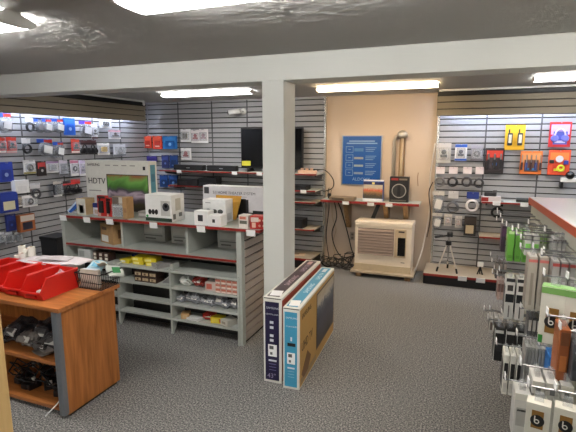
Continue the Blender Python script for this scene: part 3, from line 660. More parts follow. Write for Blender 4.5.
for k, nm in enumerate(('lowest', 'widest', 'tallest', 'leftmost', 'rightmost')):
    cx = -1.72 + 0.10 * k; pts = []
    for j in range(12):
        a = j * 1.1 + k; pts.append((cx + (0.10 + 0.05 * rr.random()) * math.cos(a), 6.08 + 0.10 * math.sin(a), 0.012 + 0.16 * rr.random() * (0.4 + 0.12 * k) + 0.06 * (math.sin(a) > 0)))
    cable('tangled dark cable on the floor below the outlet, %s coil' % nm, pts, 0.007, (BLACK, M((52, 46, 42), 0.5))[k % 2], 5, 'tangled cables on the floor')
cable('white cable hanging on the wall right of the vent pipe', [(-0.56, 6.29, 1.36), (-0.565, 6.285, 1.28), (-0.555, 6.29, 1.18)], 0.005, M((150, 120, 100), 0.5))
cable('white cable running down the edge of the right slat wall', [(-0.36, 6.22, 1.75), (-0.40, 6.24, 1.3), (-0.385, 6.24, 0.9), (-0.42, 6.22, 0.55), (-0.46, 6.15, 0.3), (-0.53, 6.0, 0.04)], 0.010, M((214, 206, 196), 0.5))
cable('dark cable beside the white one at the slat wall edge', [(-0.36, 6.20, 1.25), (-0.405, 6.22, 1.1), (-0.37, 6.23, 0.8), (-0.40, 6.22, 0.5)], 0.007, M((70, 56, 48), 0.5))

# ---------------------------------------------------------------- heater on a board
hp = thing('heater_platform', 'low board on wooden feet under the cream heater', 'platform', (-0.92, 5.72, 0))
part('board', (-0.41, 0, 0.055), (0.41, 0.46, 0.078), M((176, 160, 138), 0.6), hp)
for x in (-0.34, 0.30): part('foot', (x, 0.03, 0), (x + 0.07, 0.40, 0.055), WOODB, hp)
he = thing('oil_heater', 'cream room heater with brown louvred grille and dark control window', 'heater', (-0.925, 5.80, 0.078))
HC = M((232, 217, 196), 0.4, vary=0.03)
MB().prism([(0.0, 0.10), (0.0, 0.60), (0.02, 0.64), (0.06, 0.655), (0.34, 0.655), (0.34, 0.0), (0.0, 0.0)], -0.365, 0.365).done('body', HC, he)
part('base_band', (-0.372, -0.006, 0.0), (0.372, 0.02, 0.09), M((190, 174, 146), 0.45), he, 0.003)
part('top_cover', (-0.372, -0.008, 0.60), (0.372, 0.345, 0.662), HC, he, 0.012)
part('grille_backing', (-0.325, -0.003, 0.22), (0.145, 0.002, 0.575), M((92, 76, 66), 0.6), he)
LV = M((150, 130, 118), 0.5)
lv = None
for k in range(9):
    z = 0.24 + k * 0.0385
    if lv is None: lv = pbox('louvre', (-0.09, -0.008, 0), (0.465, 0.014, 0.034), LV, he, rx=-0.5); lv.location.z = z
    else: share(lv, (0, 0, z), he)
part('control_panel', (0.155, -0.005, 0.21), (0.30, 0.002, 0.58), M((200, 178, 146), 0.45), he)
part('control_window', (0.195, -0.008, 0.235), (0.29, -0.004, 0.475), BLACKG, he)
part('badge', (0.20, -0.0065, 0.54), (0.275, -0.0045, 0.56), M((70, 60, 52), 0.5), he); part('badge', (0.24, -0.0015, 0.14), (0.29, 0.001, 0.15), M((120, 104, 88), 0.5), he)

# ---------------------------------------------------------------- right slat wall
GRW = 'packages hanging on the right slat wall'
hang('B', 'card', -0.244, 1.499, 0.171, 0.256, 'clear pack with black webcam at the left edge of the right wall, top row', (196, 192, 188), (204, 200, 198), BK, (206, 204, 200), group=GRW)
hang('B', 'card', -0.039, 1.528, 0.143, 0.215, 'blue and white headset card in the top row of the right wall', (232, 232, 236), (50, 96, 190), (30, 36, 70), (60, 100, 190), group=GRW)
hang('B', 'card', 0.150, 1.531, 0.140, 0.200, 'grey pack with a dark camera in the top row of the right wall', (150, 148, 156), (170, 168, 180), (60, 56, 66), (120, 118, 126), group=GRW)
tA = hang('B', 'plain', 0.357, 1.385, 0.216, 0.309, 'red and black tool pack with two dark tools', (40, 32, 34), (206, 62, 44), (60, 48, 52), (80, 120, 190), group=GRW)
t = hang('B', 'plain', 0.566, 1.671, 0.220, 0.301, 'bright yellow pack with a pair of two-way radios', (240, 186, 40), (246, 196, 48), (236, 176, 30), (240, 186, 40), group=GRW)
for o in [c for c in t.children if c.name.startswith(('window', 'sticker'))]: bpy.data.objects.remove(o)
for s in (-1, 1):
    r_ = MB().box((s * 0.055, -0.04, 0.13), (0.055, 0.03, 0.15), bev=0.01).cyl((s * 0.055 - 0.012, -0.04, 0.2), (s * 0.055 - 0.012, -0.04, 0.25), 0.008).done('radio', M((40, 40, 42), 0.4), t)
    pbox('radio_front', (s * 0.055, -0.056, 0.135), (0.034, 0.003, 0.10), M((216, 210, 190), 0.4), r_)
tB = hang('B', 'plain', 0.763, 1.383, 0.237, 0.278, 'orange pack with a row of screwdrivers', (222, 120, 50), (226, 150, 90), (104, 70, 60), (60, 130, 180), group=GRW)
tC = hang('B', 'plain', 1.042, 1.710, 0.227, 0.291, 'red and violet pack with white headphones print, top right', (196, 44, 50), (200, 170, 230), (80, 90, 190), (210, 200, 240), group=GRW)
tD = hang('B', 'plain', 1.060, 1.379, 0.228, 0.296, 'orange red pack with yellow and blue gadgets, right of the screwdrivers', (220, 80, 44), (226, 130, 60), (210, 66, 40), (210, 220, 60), group=GRW)
for k in range(3):
    o = MB().box((-0.07 + 0.07 * k, -0.034, 0.11), (0.035, 0.024, 0.12), bev=0.008).done('tool', M((30, 28, 30), 0.4), tA); MB().cyl((-0.07 + 0.07 * k, -0.034, 0.17), (-0.07 + 0.07 * k, -0.034, 0.24), 0.010, n=8).done('tool_shaft', METAL, o)
for k in range(5):
    o = MB().cyl((-0.10 + 0.05 * k, -0.034, 0.05), (-0.10 + 0.05 * k, -0.034, 0.14), 0.015, 0.012, 10).done('screwdriver', M(((70, 44, 40), (60, 70, 120))[k % 2], 0.4), tB); MB().cyl((-0.10 + 0.05 * k, -0.034, 0.14), (-0.10 + 0.05 * k, -0.034, 0.23), 0.006, n=8).done('screwdriver_shaft', METAL, o)
for s_ in (-1, 1): MB().cyl((s_ * 0.055, -0.022, 0.10), (s_ * 0.055, -0.045, 0.10), 0.042, 0.034, 18).done('ear_cup', M((110, 116, 200), 0.3), tC)
MB().tube([(0.055 * math.cos(a), -0.03, 0.12 + 0.09 * math.sin(a)) for a in [PI * k / 10 for k in range(11)]], 0.010).done('head_band', M((216, 206, 236), 0.4), tC, True)
MB().torus((0.02, -0.03, 0.08), 0.032, 0.012).done('yellow_gadget', M((214, 216, 60), 0.4), tD, True); MB().cyl((0.0, -0.022, 0.19), (0.0, -0.036, 0.19), 0.04, n=18).done('white_gadget', M((216, 216, 226), 0.4), tD); MB().box((0.07, -0.032, 0.15), (0.05, 0.022, 0.05), bev=0.008).done('blue_gadget', M((44, 60, 150), 0.4), tD); MB().box((-0.08, -0.032, 0.16), (0.05, 0.022, 0.04), bev=0.008).done('dark_gadget', BLACK, tD)
for a, n, c in (((-0.276, 1.186, 0.149, 0.261), 'first', (110, 108, 108)), ((-0.117, 1.191, 0.146, 0.258), 'second', (30, 28, 30)), ((0.052, 1.198, 0.143, 0.255), 'third', (60, 58, 60)), ((0.196, 1.190, 0.134, 0.266), 'fourth', (40, 38, 40))):
    hang('B', 'coil', *a, 'black coiled cable under a white header card, %s from the left' % n, (236, 226, 228), (228, 214, 218), c, (60, 58, 60), 'cable', GRW)
hang('B', 'bag', -0.284, 0.840, 0.150, 0.292, 'clear bag of silver cable at the left edge of the right wall', (206, 200, 194), (214, 208, 200), (160, 156, 150), (216, 212, 206), group=GRW)
hang('B', 'coil', -0.098, 0.851, 0.171, 0.288, 'grey coiled cable on a large clear card', (206, 204, 204), (212, 210, 210), (96, 96, 98), (80, 80, 84), 'cable', GRW)
hang('B', 'coil', 0.136, 0.878, 0.202, 0.258, 'white coiled cable under a blue header card', (38, 60, 140), (30, 50, 130), (226, 222, 220), (190, 186, 184), 'cable', GRW)
hang('B', 'bag', -0.283, 0.624, 0.126, 0.215, 'small clear bag with pale card below the silver cable', (212, 204, 196), (206, 198, 190), (170, 164, 158), (214, 210, 204), group=GRW)
hang('B', 'card', -0.146, 0.674, 0.099, 0.160, 'tiny clear pack with pale connector, left of two', (196, 186, 178), (206, 200, 194), (200, 170, 160), (206, 200, 196), group=GRW)
hang('B', 'card', -0.016, 0.657, 0.085, 0.159, 'tiny clear pack with pale connector, right of two', (196, 186, 178), (206, 200, 194), (200, 170, 160), (206, 200, 196), group=GRW)
hang('B', 'box', 0.126, 0.574, 0.144, 0.250, 'small black and tan boxed gadget below the white cable', (30, 27, 26), (54, 44, 38), (190, 172, 140), BK, group=GRW)
hang('B', 'coil', 0.421, 0.842, 0.172, 0.216, 'black strap loop hanging below the tool shelf', BK, BK, BK, BK, 'strap', GRW, off=0.16)
# things on the shelf of the right wall
t = thing('label_maker', 'dark handheld device on a white and red pack on the right wall shelf', 'device', (0.33, 6.10, 1.05))
part('pack_base', (-0.10, -0.12, 0), (0.12, 0, 0.06), M((206, 196, 196), 0.5), t, 0.004); part('pack_band', (-0.10, -0.1215, 0.0), (-0.02, -0.12, 0.05), REDT, t); MB().box((0.0, -0.06, 0.085), (0.14, 0.07, 0.05), bev=0.012).done('device_body', M((44, 42, 44), 0.4), t); MB().box((0.05, -0.06, 0.12), (0.05, 0.05, 0.03), bev=0.008).done('device_head', M((90, 88, 88), 0.4), t)
def bar_tool(x0, x1, label, tip):
    t = thing('bar_tool', label, 'tool', ((x0 + x1) / 2, 6.04, 1.05)); L = x1 - x0
    MB().cyl((-L / 2, 0, 0.028), (L / 2 - 0.12, 0, 0.028), 0.026, n=12).done('grip', M((40, 42, 40), 0.5), t)
    MB().cyl((L / 2 - 0.12, 0, 0.028), (L / 2, 0, 0.028), 0.027, 0.018, 12).done('tip', tip, t)
bar_tool(0.62, 1.06, 'dark cylindrical tool lying on the right wall shelf', M((50, 52, 50), 0.5))
bar_tool(1.12, 1.40, 'dark tool with brass tip lying beside it at the far right', M((150, 120, 60), 0.4, 0.4))
t = thing('security_camera', 'black and white dome camera on the slat wall at the right edge', 'camera', (1.14, 6.21, 1.30))
part('base', (-0.05, -0.06, 0.0), (0.13, 0, 0.05), WHITE, t, 0.006); MB().ball((0.04, -0.05, 0.08), 0.05).done('dome', BLACKG, t, True); part('bracket', (-0.05, -0.05, -0.08), (-0.02, 0.04, 0.0), BLACK, t)
# tripod on the deck
tp = thing('mini_tripod', 'small silver camera tripod with black head on the base deck', 'tripod', (-0.115, 5.92, 0.142))
for p in ((-0.125, -0.07, 0), (0.12, -0.09, 0), (0.0, 0.14, 0)):
    MB().cyl((p[0] * 0.12, p[1] * 0.12, 0.36), (p[0] * 0.9, p[1] * 0.9, 0.045), 0.009, 0.008, 8).done('leg', M((206, 200, 192), 0.3, 0.6), tp)
    MB().cyl((p[0] * 0.88, p[1] * 0.88, 0.06), (p[0], p[1], 0.0), 0.012, n=8).done('foot', BLACK, tp)
MB().cyl((0, 0, 0.34), (0, 0, 0.39), 0.035, n=14).done('collar', BLACK, tp); MB().cyl((0, 0, 0.16), (0, 0, 0.45), 0.010, n=10).done('centre_column', METAL, tp)
for p in ((-0.125, -0.07), (0.12, -0.09), (0.0, 0.14)): MB().cyl((0, 0, 0.13), (p[0] * 0.7, p[1] * 0.7, 0.13), 0.005, n=6).done('brace', BLACK, tp)
MB().box((0.01, 0, 0.475), (0.07, 0.05, 0.06), bev=0.01).done('head', BLACK, tp); MB().cyl((0, 0, 0.465), (-0.17, -0.06, 0.44), 0.011, 0.016, 10).done('pan_handle', BLACK, tp)
t = thing('small_tripod', 'tiny white and black clamp stand beside the tripod', 'tripod', (0.27, 5.90, 0.142))
MB().cyl((-0.03, 0, 0), (0, 0, 0.10), 0.008, n=8).done('leg', BLACK, t); MB().cyl((0.03, 0, 0), (0, 0, 0.10), 0.008, n=8).done('leg', BLACK, t); MB().cyl((0, 0.04, 0), (0, 0, 0.10), 0.008, n=8).done('leg', BLACK, t); MB().box((0, 0, 0.13), (0.07, 0.03, 0.06), bev=0.01).done('clamp', WHITE, t)

# ---------------------------------------------------------------- things on the gondola top
GZ = 1.0505
pn = picture_mat('landscape_picture', [(0.02, (38, 32, 30)), (0.22, (60, 56, 30)), (0.34, (84, 72, 84)), (0.48, (176, 160, 172)), (0.56, (74, 60, 80)), (0.66, (66, 112, 44)), (0.85, (112, 168, 78)), (0.98, (150, 84, 60))], 1.6)
t = pbx('white HDTV box with a green landscape picture on the gondola top', 'box', (-3.385, 3.885, GZ), 0.825, 0.525, 0.135, (226, 224, 216), [], name='television_box')
DK = M((40, 40, 42), 0.5)
panel(t, .825, .525, .135, 'F', .35, .0, .985, .72, pn, 'picture')
for a in ((.343, .0, .352, .73), (.983, .0, .992, .73), (.343, .72, .992, .735)): panel(t, .825, .525, .135, 'F', *a, DK, 'picture_frame', e=0.002)
letters('SAMSUNG', 0.038, DK, t, (-0.385, -0.1365, 0.468), sx=1.0); letters('HDTV', 0.088, DK, t, (-0.385, -0.1365, 0.28), ext=0.0008)
for k in range(4): panel(t, .825, .525, .135, 'F', .33 + k * .13, .90, .41 + k * .13, .92, (160, 156, 150))
panel(t, .825, .525, .135, 'F', .92, .83, .955, .90, DK); panel(t, .825, .525, .135, 'F', .04, .38, .24, .40, (150, 148, 142))
panel(t, .825, .525, .135, 'R', .22, .12, .80, .93, (84, 146, 164)); panel(t, .825, .525, .135, 'R', .30, .6, .72, .75, (60, 118, 140), e=0.002)
t = pbx('wide white home theater box lying behind the yellow envelope', 'box', (-1.925, 3.93, GZ), 0.90, 0.30, 0.12, (224, 222, 226), [], name='home_theater_box')
DG = M((96, 94, 100), 0.5)
letters('5.1 HOME THEATER SYSTEM', 0.036, DG, t, (-0.34, -0.1212, 0.225), sx=1.02); letters('WITH WIRELESS BAR', 0.02, DG, t, (-0.22, -0.1212, 0.19)) if False else None
panel(t, .9, .3, .12, 'F', .33 - .08, .665, .47 + .06, .69, (176, 174, 180)); panel(t, .9, .3, .12, 'F', .015, .74, .075, .95, (70, 70, 76)); panel(t, .9, .3, .12, 'F', .0, .0, 1, .19, (26, 26, 30)); panel(t, .9, .3, .12, 'F', .42, .19, .52, .62, BLACK, 'picture')
panel(t, .9, .3, .12, 'F', .60, .19, .75, .26, BLACK, 'picture'); panel(t, .9, .3, .12, 'F', .52, .19, .55, .60, (54, 54, 60), 'picture')
t = pbx('white security camera kit box with green base band on the gondola top', 'box', (-2.585, 3.575, GZ), 0.29, 0.245, 0.20, (232, 231, 228), [], name='camera_kit_box')
panel(t, .29, .245, .2, 'F', .0, .0, 1, .13, (34, 52, 40)); panel(t, .29, .245, .2, 'F', .60, .22, .95, .78, (190, 188, 182), 'picture')
MB().cyl((0.085, -0.2025, 0.135), (0.085, -0.199, 0.135), 0.038, n=24).done('camera_print', M((54, 54, 58), 0.4), t); MB().cyl((0.085, -0.2035, 0.145), (0.085, -0.199, 0.145), 0.016, n=16).done('lens_print', BLACKG, t)
for k in range(3): MB().ball((-0.095 + k * 0.036, -0.2, 0.085), 0.019, (1, 0.12, 1.35)).done('camera_print', BLACK, t, True)
MB().cyl((-0.125, -0.2025, 0.045), (-0.125, -0.199, 0.045), 0.012, n=16).done('badge', M((50, 150, 80), 0.5), t)
panel(t, .29, .245, .2, 'R', .3, .4, .7, .85, (196, 190, 176)); panel(t, .29, .245, .2, 'R', .1, .08, .3, .28, (110, 110, 106)); panel(t, .29, .245, .2, 'R', .55, .15, .8, .3, (110, 110, 106))
for x, w_, h_, y_, lb in ((-2.12, 0.135, 0.125, 3.46, 'small white cube camera box, left of two in front of the larger white box'), (-1.975, 0.125, 0.098, 3.44, 'small white cube camera box, right of two in front of the larger white box')):
    t = pbx(lb, 'box', (x, y_, GZ), w_, h_, 0.11, (236, 235, 233), [], name='camera_box')
    MB().box((-0.004, -0.111, h_ * 0.5), (0.05 if x < -2 else 0.026, 0.003, 0.055 if x < -2 else 0.03), bev=0.001).done('camera_print', M((52, 52, 56), 0.4), t)
    panel(t, w_, h_, .11, 'T', .1, .1, .9, .9, (240, 240, 239))
t = pbx('larger white box with three dark cameras printed on it', 'box', (-2.085, 3.66, GZ), 0.235, 0.205, 0.14, (230, 230, 228), [], name='camera_kit_box')
for k in range(3): MB().ball((-0.06 + k * 0.062, -0.14, 0.10), 0.03, (1, 0.1, 0.7)).done('camera_print', M((64, 66, 66), 0.5), t, True)
panel(t, .235, .205, .14, 'F', .12, .84, .35, .88, (160, 160, 160)); panel(t, .235, .205, .14, 'R', .2, .1, .8, .4, (200, 200, 198))
t = thing('padded_envelope', 'yellow padded envelope leaning on the home theater box', 'envelope', (-2.035, 3.70, GZ), 0.12, rx=-0.12)
MB().prism([(-0.13, 0.0), (0.075, 0.0), (0.125, 0.222), (-0.13, 0.226)], -0.012, 0.0, 'Y').done('pouch', M((216, 164, 62), 0.6), t); MB().prism([(-0.12, 0.185), (0.115, 0.18), (0.125, 0.223), (-0.13, 0.227)], -0.0135, -0.012, 'Y').done('flap', M((206, 152, 50), 0.6), t)
t = pbx('small white box beside the red box at the end of the gondola', 'box', (-1.70, 3.43, GZ), 0.085, 0.115, 0.09, (222, 214, 206), [('F', .1, .35, .9, .6, (90, 90, 80)), ('F', .1, .68, .8, .9, (190, 110, 90))], name='small_box')
t = pbx('red patterned box at the right end of the gondola top', 'box', (-1.57, 3.46, GZ), 0.17, 0.11, 0.10, (168, 34, 26), [('F', .05, .55, .45, .9, (206, 190, 180)), ('F', .1, .12, .3, .5, (230, 190, 170)), ('F', .5, .2, .75, .75, (130, 24, 20)), ('T', .1, .1, .6, .9, (186, 60, 44))], rz=0.12, name='small_box')
for k in range(4): MB().ball((-0.02 + 0.035 * (k % 2) + 0.02, -0.101, 0.03 + 0.045 * (k // 2)), 0.011, (1, 0.15, 1)).done('print_dot', M((220, 170, 150), 0.5), t, True)
# front row, left part
t = thing('colour_leaflet', 'blue and green leaflet leaning at the left end of the gondola', 'leaflet', (-3.80 + 0.12, 3.47, GZ), 0.2, rx=-0.25)
MB().prism([(-0.10, 0.02), (-0.06, 0.0), (0.07, 0.10), (0.06, 0.17), (0.02, 0.16)], -0.006, 0.0, 'Y').done('sheet', M((30, 84, 170), 0.5), t); MB().prism([(0.0, 0.03), (0.045, 0.02), (0.07, 0.10), (0.055, 0.16), (0.02, 0.09)], -0.009, -0.006, 'Y').done('green_half', M((40, 140, 70), 0.5), t); MB().prism([(-0.10, 0.02), (-0.085, 0.01), (0.03, 0.135), (0.02, 0.15)], -0.009, -0.006, 'Y').done('white_stripe', M((190, 210, 230), 0.5), t)
pbx('tan box with white front and round black print at the gondola left end', 'box', (-3.535, 3.52, GZ), 0.12, 0.165, 0.12, (186, 160, 120), [('F', .05, .02, .98, .98, (206, 204, 196)), ('F', .3, .12, .78, .6, (176, 172, 166)), ('F', .6, .15, .78, .5, (50, 50, 58))], name='small_box')
pbx('small blue and white pack between the tan box and the red packs', 'package', (-3.395, 3.50, GZ), 0.075, 0.12, 0.05, (206, 208, 216), [('F', .0, .62, 1, 1, (30, 44, 110)), ('F', .2, .1, .8, .45, (170, 150, 140))], name='small_pack')
for k, (x, lb) in enumerate(((-3.275, 'left'), (-3.185, 'right'))):
    t = pbx('red pack with a black handset, %s of two on the gondola edge' % lb, 'package', (x, 3.44, GZ), 0.11 if k == 0 else 0.07, 0.205 - 0.02 * k, 0.035, (178, 36, 30), [('F', .1, .86, .9, .97, (40, 30, 32)), ('F', .05, .02, .35, .2, (206, 170, 160))], name='handset_pack', rz=-0.1 * k)
    MB().box((0, -0.045, 0.095), (0.05 if k == 0 else 0.035, 0.022, 0.12), bev=0.008).done('handset', M((26, 28, 30), 0.35), t)
    MB().cyl((-0.012, -0.045, 0.15), (-0.012, -0.045, 0.185), 0.006).done('antenna', BLACK, t)
t = pbx('clear pack with dark print and a kraft box side next to the red packs', 'package', (-3.065, 3.45, GZ), 0.15, 0.205, 0.05, (150, 134, 118), [('F', .04, .55, .55, .97, (96, 84, 76)), ('F', .5, .68, .96, .97, (200, 198, 192)), ('F', .1, .08, .6, .48, (92, 68, 60)), ('F', .62, .1, .95, .5, (60, 54, 60)), ('F', .1, .5, .9, .54, (196, 190, 180))], name='clear_pack')
part('blister', (-0.07, -0.07, 0.01), (0.07, -0.052, 0.13), CLEAR, t, 0.006)
pbx('upright kraft box beside the clear pack', 'box', (-2.955, 3.45, GZ), 0.055, 0.205, 0.09, KRAFT, [('F', .2, .3, .8, .5, (150, 112, 74))], name='kraft_box')
pbx('low grey silver box lying in front of the HDTV picture', 'box', (-2.83, 3.62, GZ), 0.15, 0.06, 0.14, (138, 134, 130), [('F', .1, .3, .9, .7, (176, 170, 166)), ('T', .1, .1, .9, .9, (150, 146, 142))], name='flat_box')
# boxes on the second shelf
SZ = 0.7685
t = pbx('brown cardboard carton with a white shipping label on the middle shelf', 'box', (-3.185, 3.70, SZ), 0.25, 0.195, 0.27, KRAFT, [('F', .08, .08, .62, .42, (226, 224, 220)), ('F', .12, .68, .5, .84, (96, 66, 40)), ('R', .2, .3, .75, .75, (110, 78, 48)), ('T', 0, .46, 1, .54, (190, 150, 100))], rz=-0.35, name='cardboard_carton')
for a, b, lb in ((-2.93, 0.28, 'grey printed box deep on the middle shelf, left of the divider'), (-2.60, 0.22, 'grey printed box just left of the middle shelf divider'), (-2.06, 0.24, 'grey printed box right of the middle shelf divider')):
    pbx(lb, 'box', (a + 0.02, 3.90, SZ), b, 0.19, 0.2, (172, 172, 166), [('F', .1, .3, .9, .36, (120, 120, 118)), ('F', .1, .45, .9, .8, (190, 189, 182)), ('F', .15, .12, .6, .2, (104, 103, 100))], name='grey_box')
pbx('dark box at the right end of the middle shelf', 'box', (-1.835, 3.90, SZ), 0.10, 0.17, 0.2, (52, 52, 54), [('F', .2, .3, .8, .7, (84, 82, 80))], name='dark_box')
# lower unit
Z1, Z2, Z3, Z4 = 0.6125, 0.4575, 0.3005, 0.1555
pbx('white box with grey print on the low unit behind the desk basket', 'box', (-3.50, 3.46, Z1), 0.16, 0.10, 0.1, (206, 208, 206), [('F', .1, .2, .5, .8, (160, 162, 160))], name='small_box')
for k, x in enumerate((-3.36, -3.29, -3.22)):
    pbx('small dark and white box in a row behind the desk basket, %s of three' % ('left', 'middle', 'right')[k], 'box', (x, 3.46, Z1), 0.055, 0.085, 0.1, (70, 48, 42), [('F', .2, .1, .8, .4, (220, 214, 200)), ('F', .2, .55, .8, .85, (210, 200, 186))], name='small_box', group='small dark boxes')
GY = 'yellow boxes on the low shelf unit'
for k, (x, dz, lb) in enumerate(((-2.99, 0, 'yellow box with white label, front left'), (-2.86, 0, 'yellow box, lower middle'), (-2.72, 0, 'yellow box, lower right'), (-2.74, 0.036, 'yellow box lying on top at the right'), (-2.87, 0.036, 'yellow box lying on top in the middle'))):
    pbx(lb + ' of the yellow pile', 'box', (x, 3.50, Z1 + dz), 0.12, 0.034, 0.13, (226, 206, 40), [('F', .1, .2, .6, .8, (240, 232, 150) if k else (232, 228, 210)), ('T', .2, .2, .8, .8, (234, 214, 60))], name='yellow_box', group=GY, rz=(-0.15, 0.1, 0.22, 0.25, 0.1)[k])
for k, x in enumerate((-3.05, -2.92)):
    pbx('dark blue box behind the yellow boxes, %s of two' % ('left', 'right')[k], 'box', (x + 0.06, 3.63, Z1), 0.13, 0.055, 0.12, (34, 44, 104), [('F', .1, .2, .6, .8, (60, 80, 150)), ('T', .1, .1, .9, .9, (44, 58, 128))], name='blue_box', group='dark blue boxes', rz=0.2)
pbx('grey flat box beside the divider on the top of the low unit', 'box', (-2.545, 3.52, Z1), 0.13, 0.035, 0.2, (140, 138, 136), [('T', .1, .1, .9, .9, (156, 154, 150))], name='flat_box', rz=-0.5)
for i in range(2):
    for j in range(3):
        pbx('small brown box with cream label in a two-high block, %s row, %s' % (('lower', 'upper')[i], ('left', 'middle', 'right')[j]), 'box', (-2.83 + j * 0.085, 3.47, Z2 + i * 0.052), 0.08, 0.050, 0.13, (66, 46, 38), [('F', .08, .25, .92, .8, (206, 186, 150)), ('F', .3, .3, .6, .7, (110, 76, 54))], name='brown_box', group='small brown boxes')
t = thing('grey_wedge', 'grey plastic wedge leaning on the divider of the low unit', 'wedge', (-2.54, 3.44, Z2))
MB().prism([(-0.06, 0), (0.07, 0), (0.07, 0.11)], -0.05, 0.09, 'Y').done('body', M((140, 140, 142), 0.4), t); MB().prism([(-0.05, 0.003), (0.06, 0.09), (0.064, 0.1), (-0.055, 0.008)], -0.053, -0.05, 'Y').done('edge', M((190, 190, 190), 0.4), t)
def crumple(c, d, seed):
    mb = MB(); rnd = random.Random(seed)
    r = bmesh.ops.create_icosphere(mb.bm, subdivisions=3, radius=1)
    f = lambda t: math.copysign(abs(t) ** 0.6, t)
    for v in r['verts']:
        x, y, z = v.co; k = rnd.uniform(0.72, 1.08)
        v.co = (c[0] + f(x) * d[0] / 2 * k, c[1] + f(y) * d[1] / 2 * k, max(0.001, c[2] + z * d[2] / 2 * rnd.uniform(0.5, 1.1)))
    return mb
def bag_of(name, label, loc, d, mat, seed, group=None, cat='bag', inner=None):
    t = thing(name, label, cat, loc)
    crumple((0, 0, d[2] / 2), d, seed).done('pouch', mat, t)
    if inner: MB().lump((0, 0, d[2] * 0.42), (d[0] * 0.7, d[1] * 0.7, d[2] * 0.6), seed + 5, 0.3, 2).done('contents', inner, t, True)
    MB().box((0, -d[1] * 0.40, d[2] * 0.62), (d[0] * 0.5, 0.003, d[2] * 0.3), rx=-0.6).done('label_strip', M((216, 214, 208), 0.5), t)
    return t
bag_of('white_bag', 'white bag at the left of the right column, second shelf', (-2.33, 3.42, Z2), (0.14, 0.12, 0.09), M((206, 208, 204), 0.4), 3)
bag_of('red_bag', 'red and white bag beside the white one, second shelf', (-2.20, 3.43, Z2), (0.13, 0.12, 0.10), M((150, 44, 36), 0.35), 4)
pbx('pink and white carton between the red bag and the stacked boxes', 'box', (-2.04, 3.46, Z2), 0.13, 0.08, 0.11, (196, 180, 172), [('F', .1, .2, .5, .8, (190, 100, 84)), ('T', .1, .1, .9, .9, (216, 204, 196))], name='small_box', rz=0.1)
for i in range(3):
    for j in range(4):
        pbx('small pinkish white box in a three-high stack, %s row, %s from the left' % (('bottom', 'middle', 'top')[i], ('first', 'second', 'third', 'fourth')[j]), 'box', (-1.955 + j * 0.056, 3.43, Z2 + i * 0.042), 0.053, 0.040, 0.10, (206, 180, 166), [('F', .06, .45, .94, .92, (186, 110, 92)), ('F', .2, .1, .8, .38, (226, 210, 198))], name='pink_box', group='small pinkish boxes')
for k in range(8):
    bag_of('parts_bag', 'clear bag of small grey parts on the third shelf, number %s along' % ('one', 'two', 'three', 'four', 'five', 'six', 'seven', 'eight')[k] if False else 'clear bag of grey parts on the third shelf, %s from the left' % ('first', 'second', 'third', 'fourth', 'fifth', 'sixth', 'seventh', 'eighth')[k],
           (-2.37 + k * 0.078, 3.395 + 0.03 * (k % 2), Z3), (0.10, 0.12, 0.075 + 0.02 * (k % 3)), M((176, 178, 186), 0.2, alpha=0.6), 20 + k, 'bags of parts', inner=M(((90, 90, 100), (150, 150, 150), (80, 82, 94), (180, 178, 170))[k % 4], 0.4))
pbx('small tan box at the left of the bottom right shelf', 'box', (-2.35, 3.42, Z4), 0.075, 0.05, 0.09, (186, 148, 100), [('F', .2, .2, .8, .8, (206, 176, 130))], name='small_box', rz=0.4)
pbx('flat white pack on the bottom right shelf', 'package', (-2.22, 3.42, Z4), 0.14, 0.02, 0.09, (206, 206, 204), [('T', .1, .1, .9, .9, (216, 216, 214))], name='flat_pack', rz=-0.15)
bag_of('red_bag', 'red bag behind the yellow box on the bottom right shelf', (-2.10, 3.42, Z4), (0.14, 0.11, 0.075), M((176, 44, 36), 0.35), 9)
pbx('yellow box on the bottom right shelf', 'box', (-2.00, 3.43, Z4), 0.12, 0.055, 0.08, (216, 190, 40), [('F', .1, .2, .6, .8, (226, 206, 80)), ('F', .7, .2, .9, .8, (190, 60, 40))], name='yellow_box', rz=0.15)
pbx('white carton at the right of the bottom shelf', 'box', (-1.86, 3.43, Z4), 0.10, 0.055, 0.11, (196, 192, 182), [('F', .2, .3, .7, .7, (150, 140, 130)), ('T', .1, .1, .9, .9, (206, 202, 192))], name='small_box', rz=-0.4)

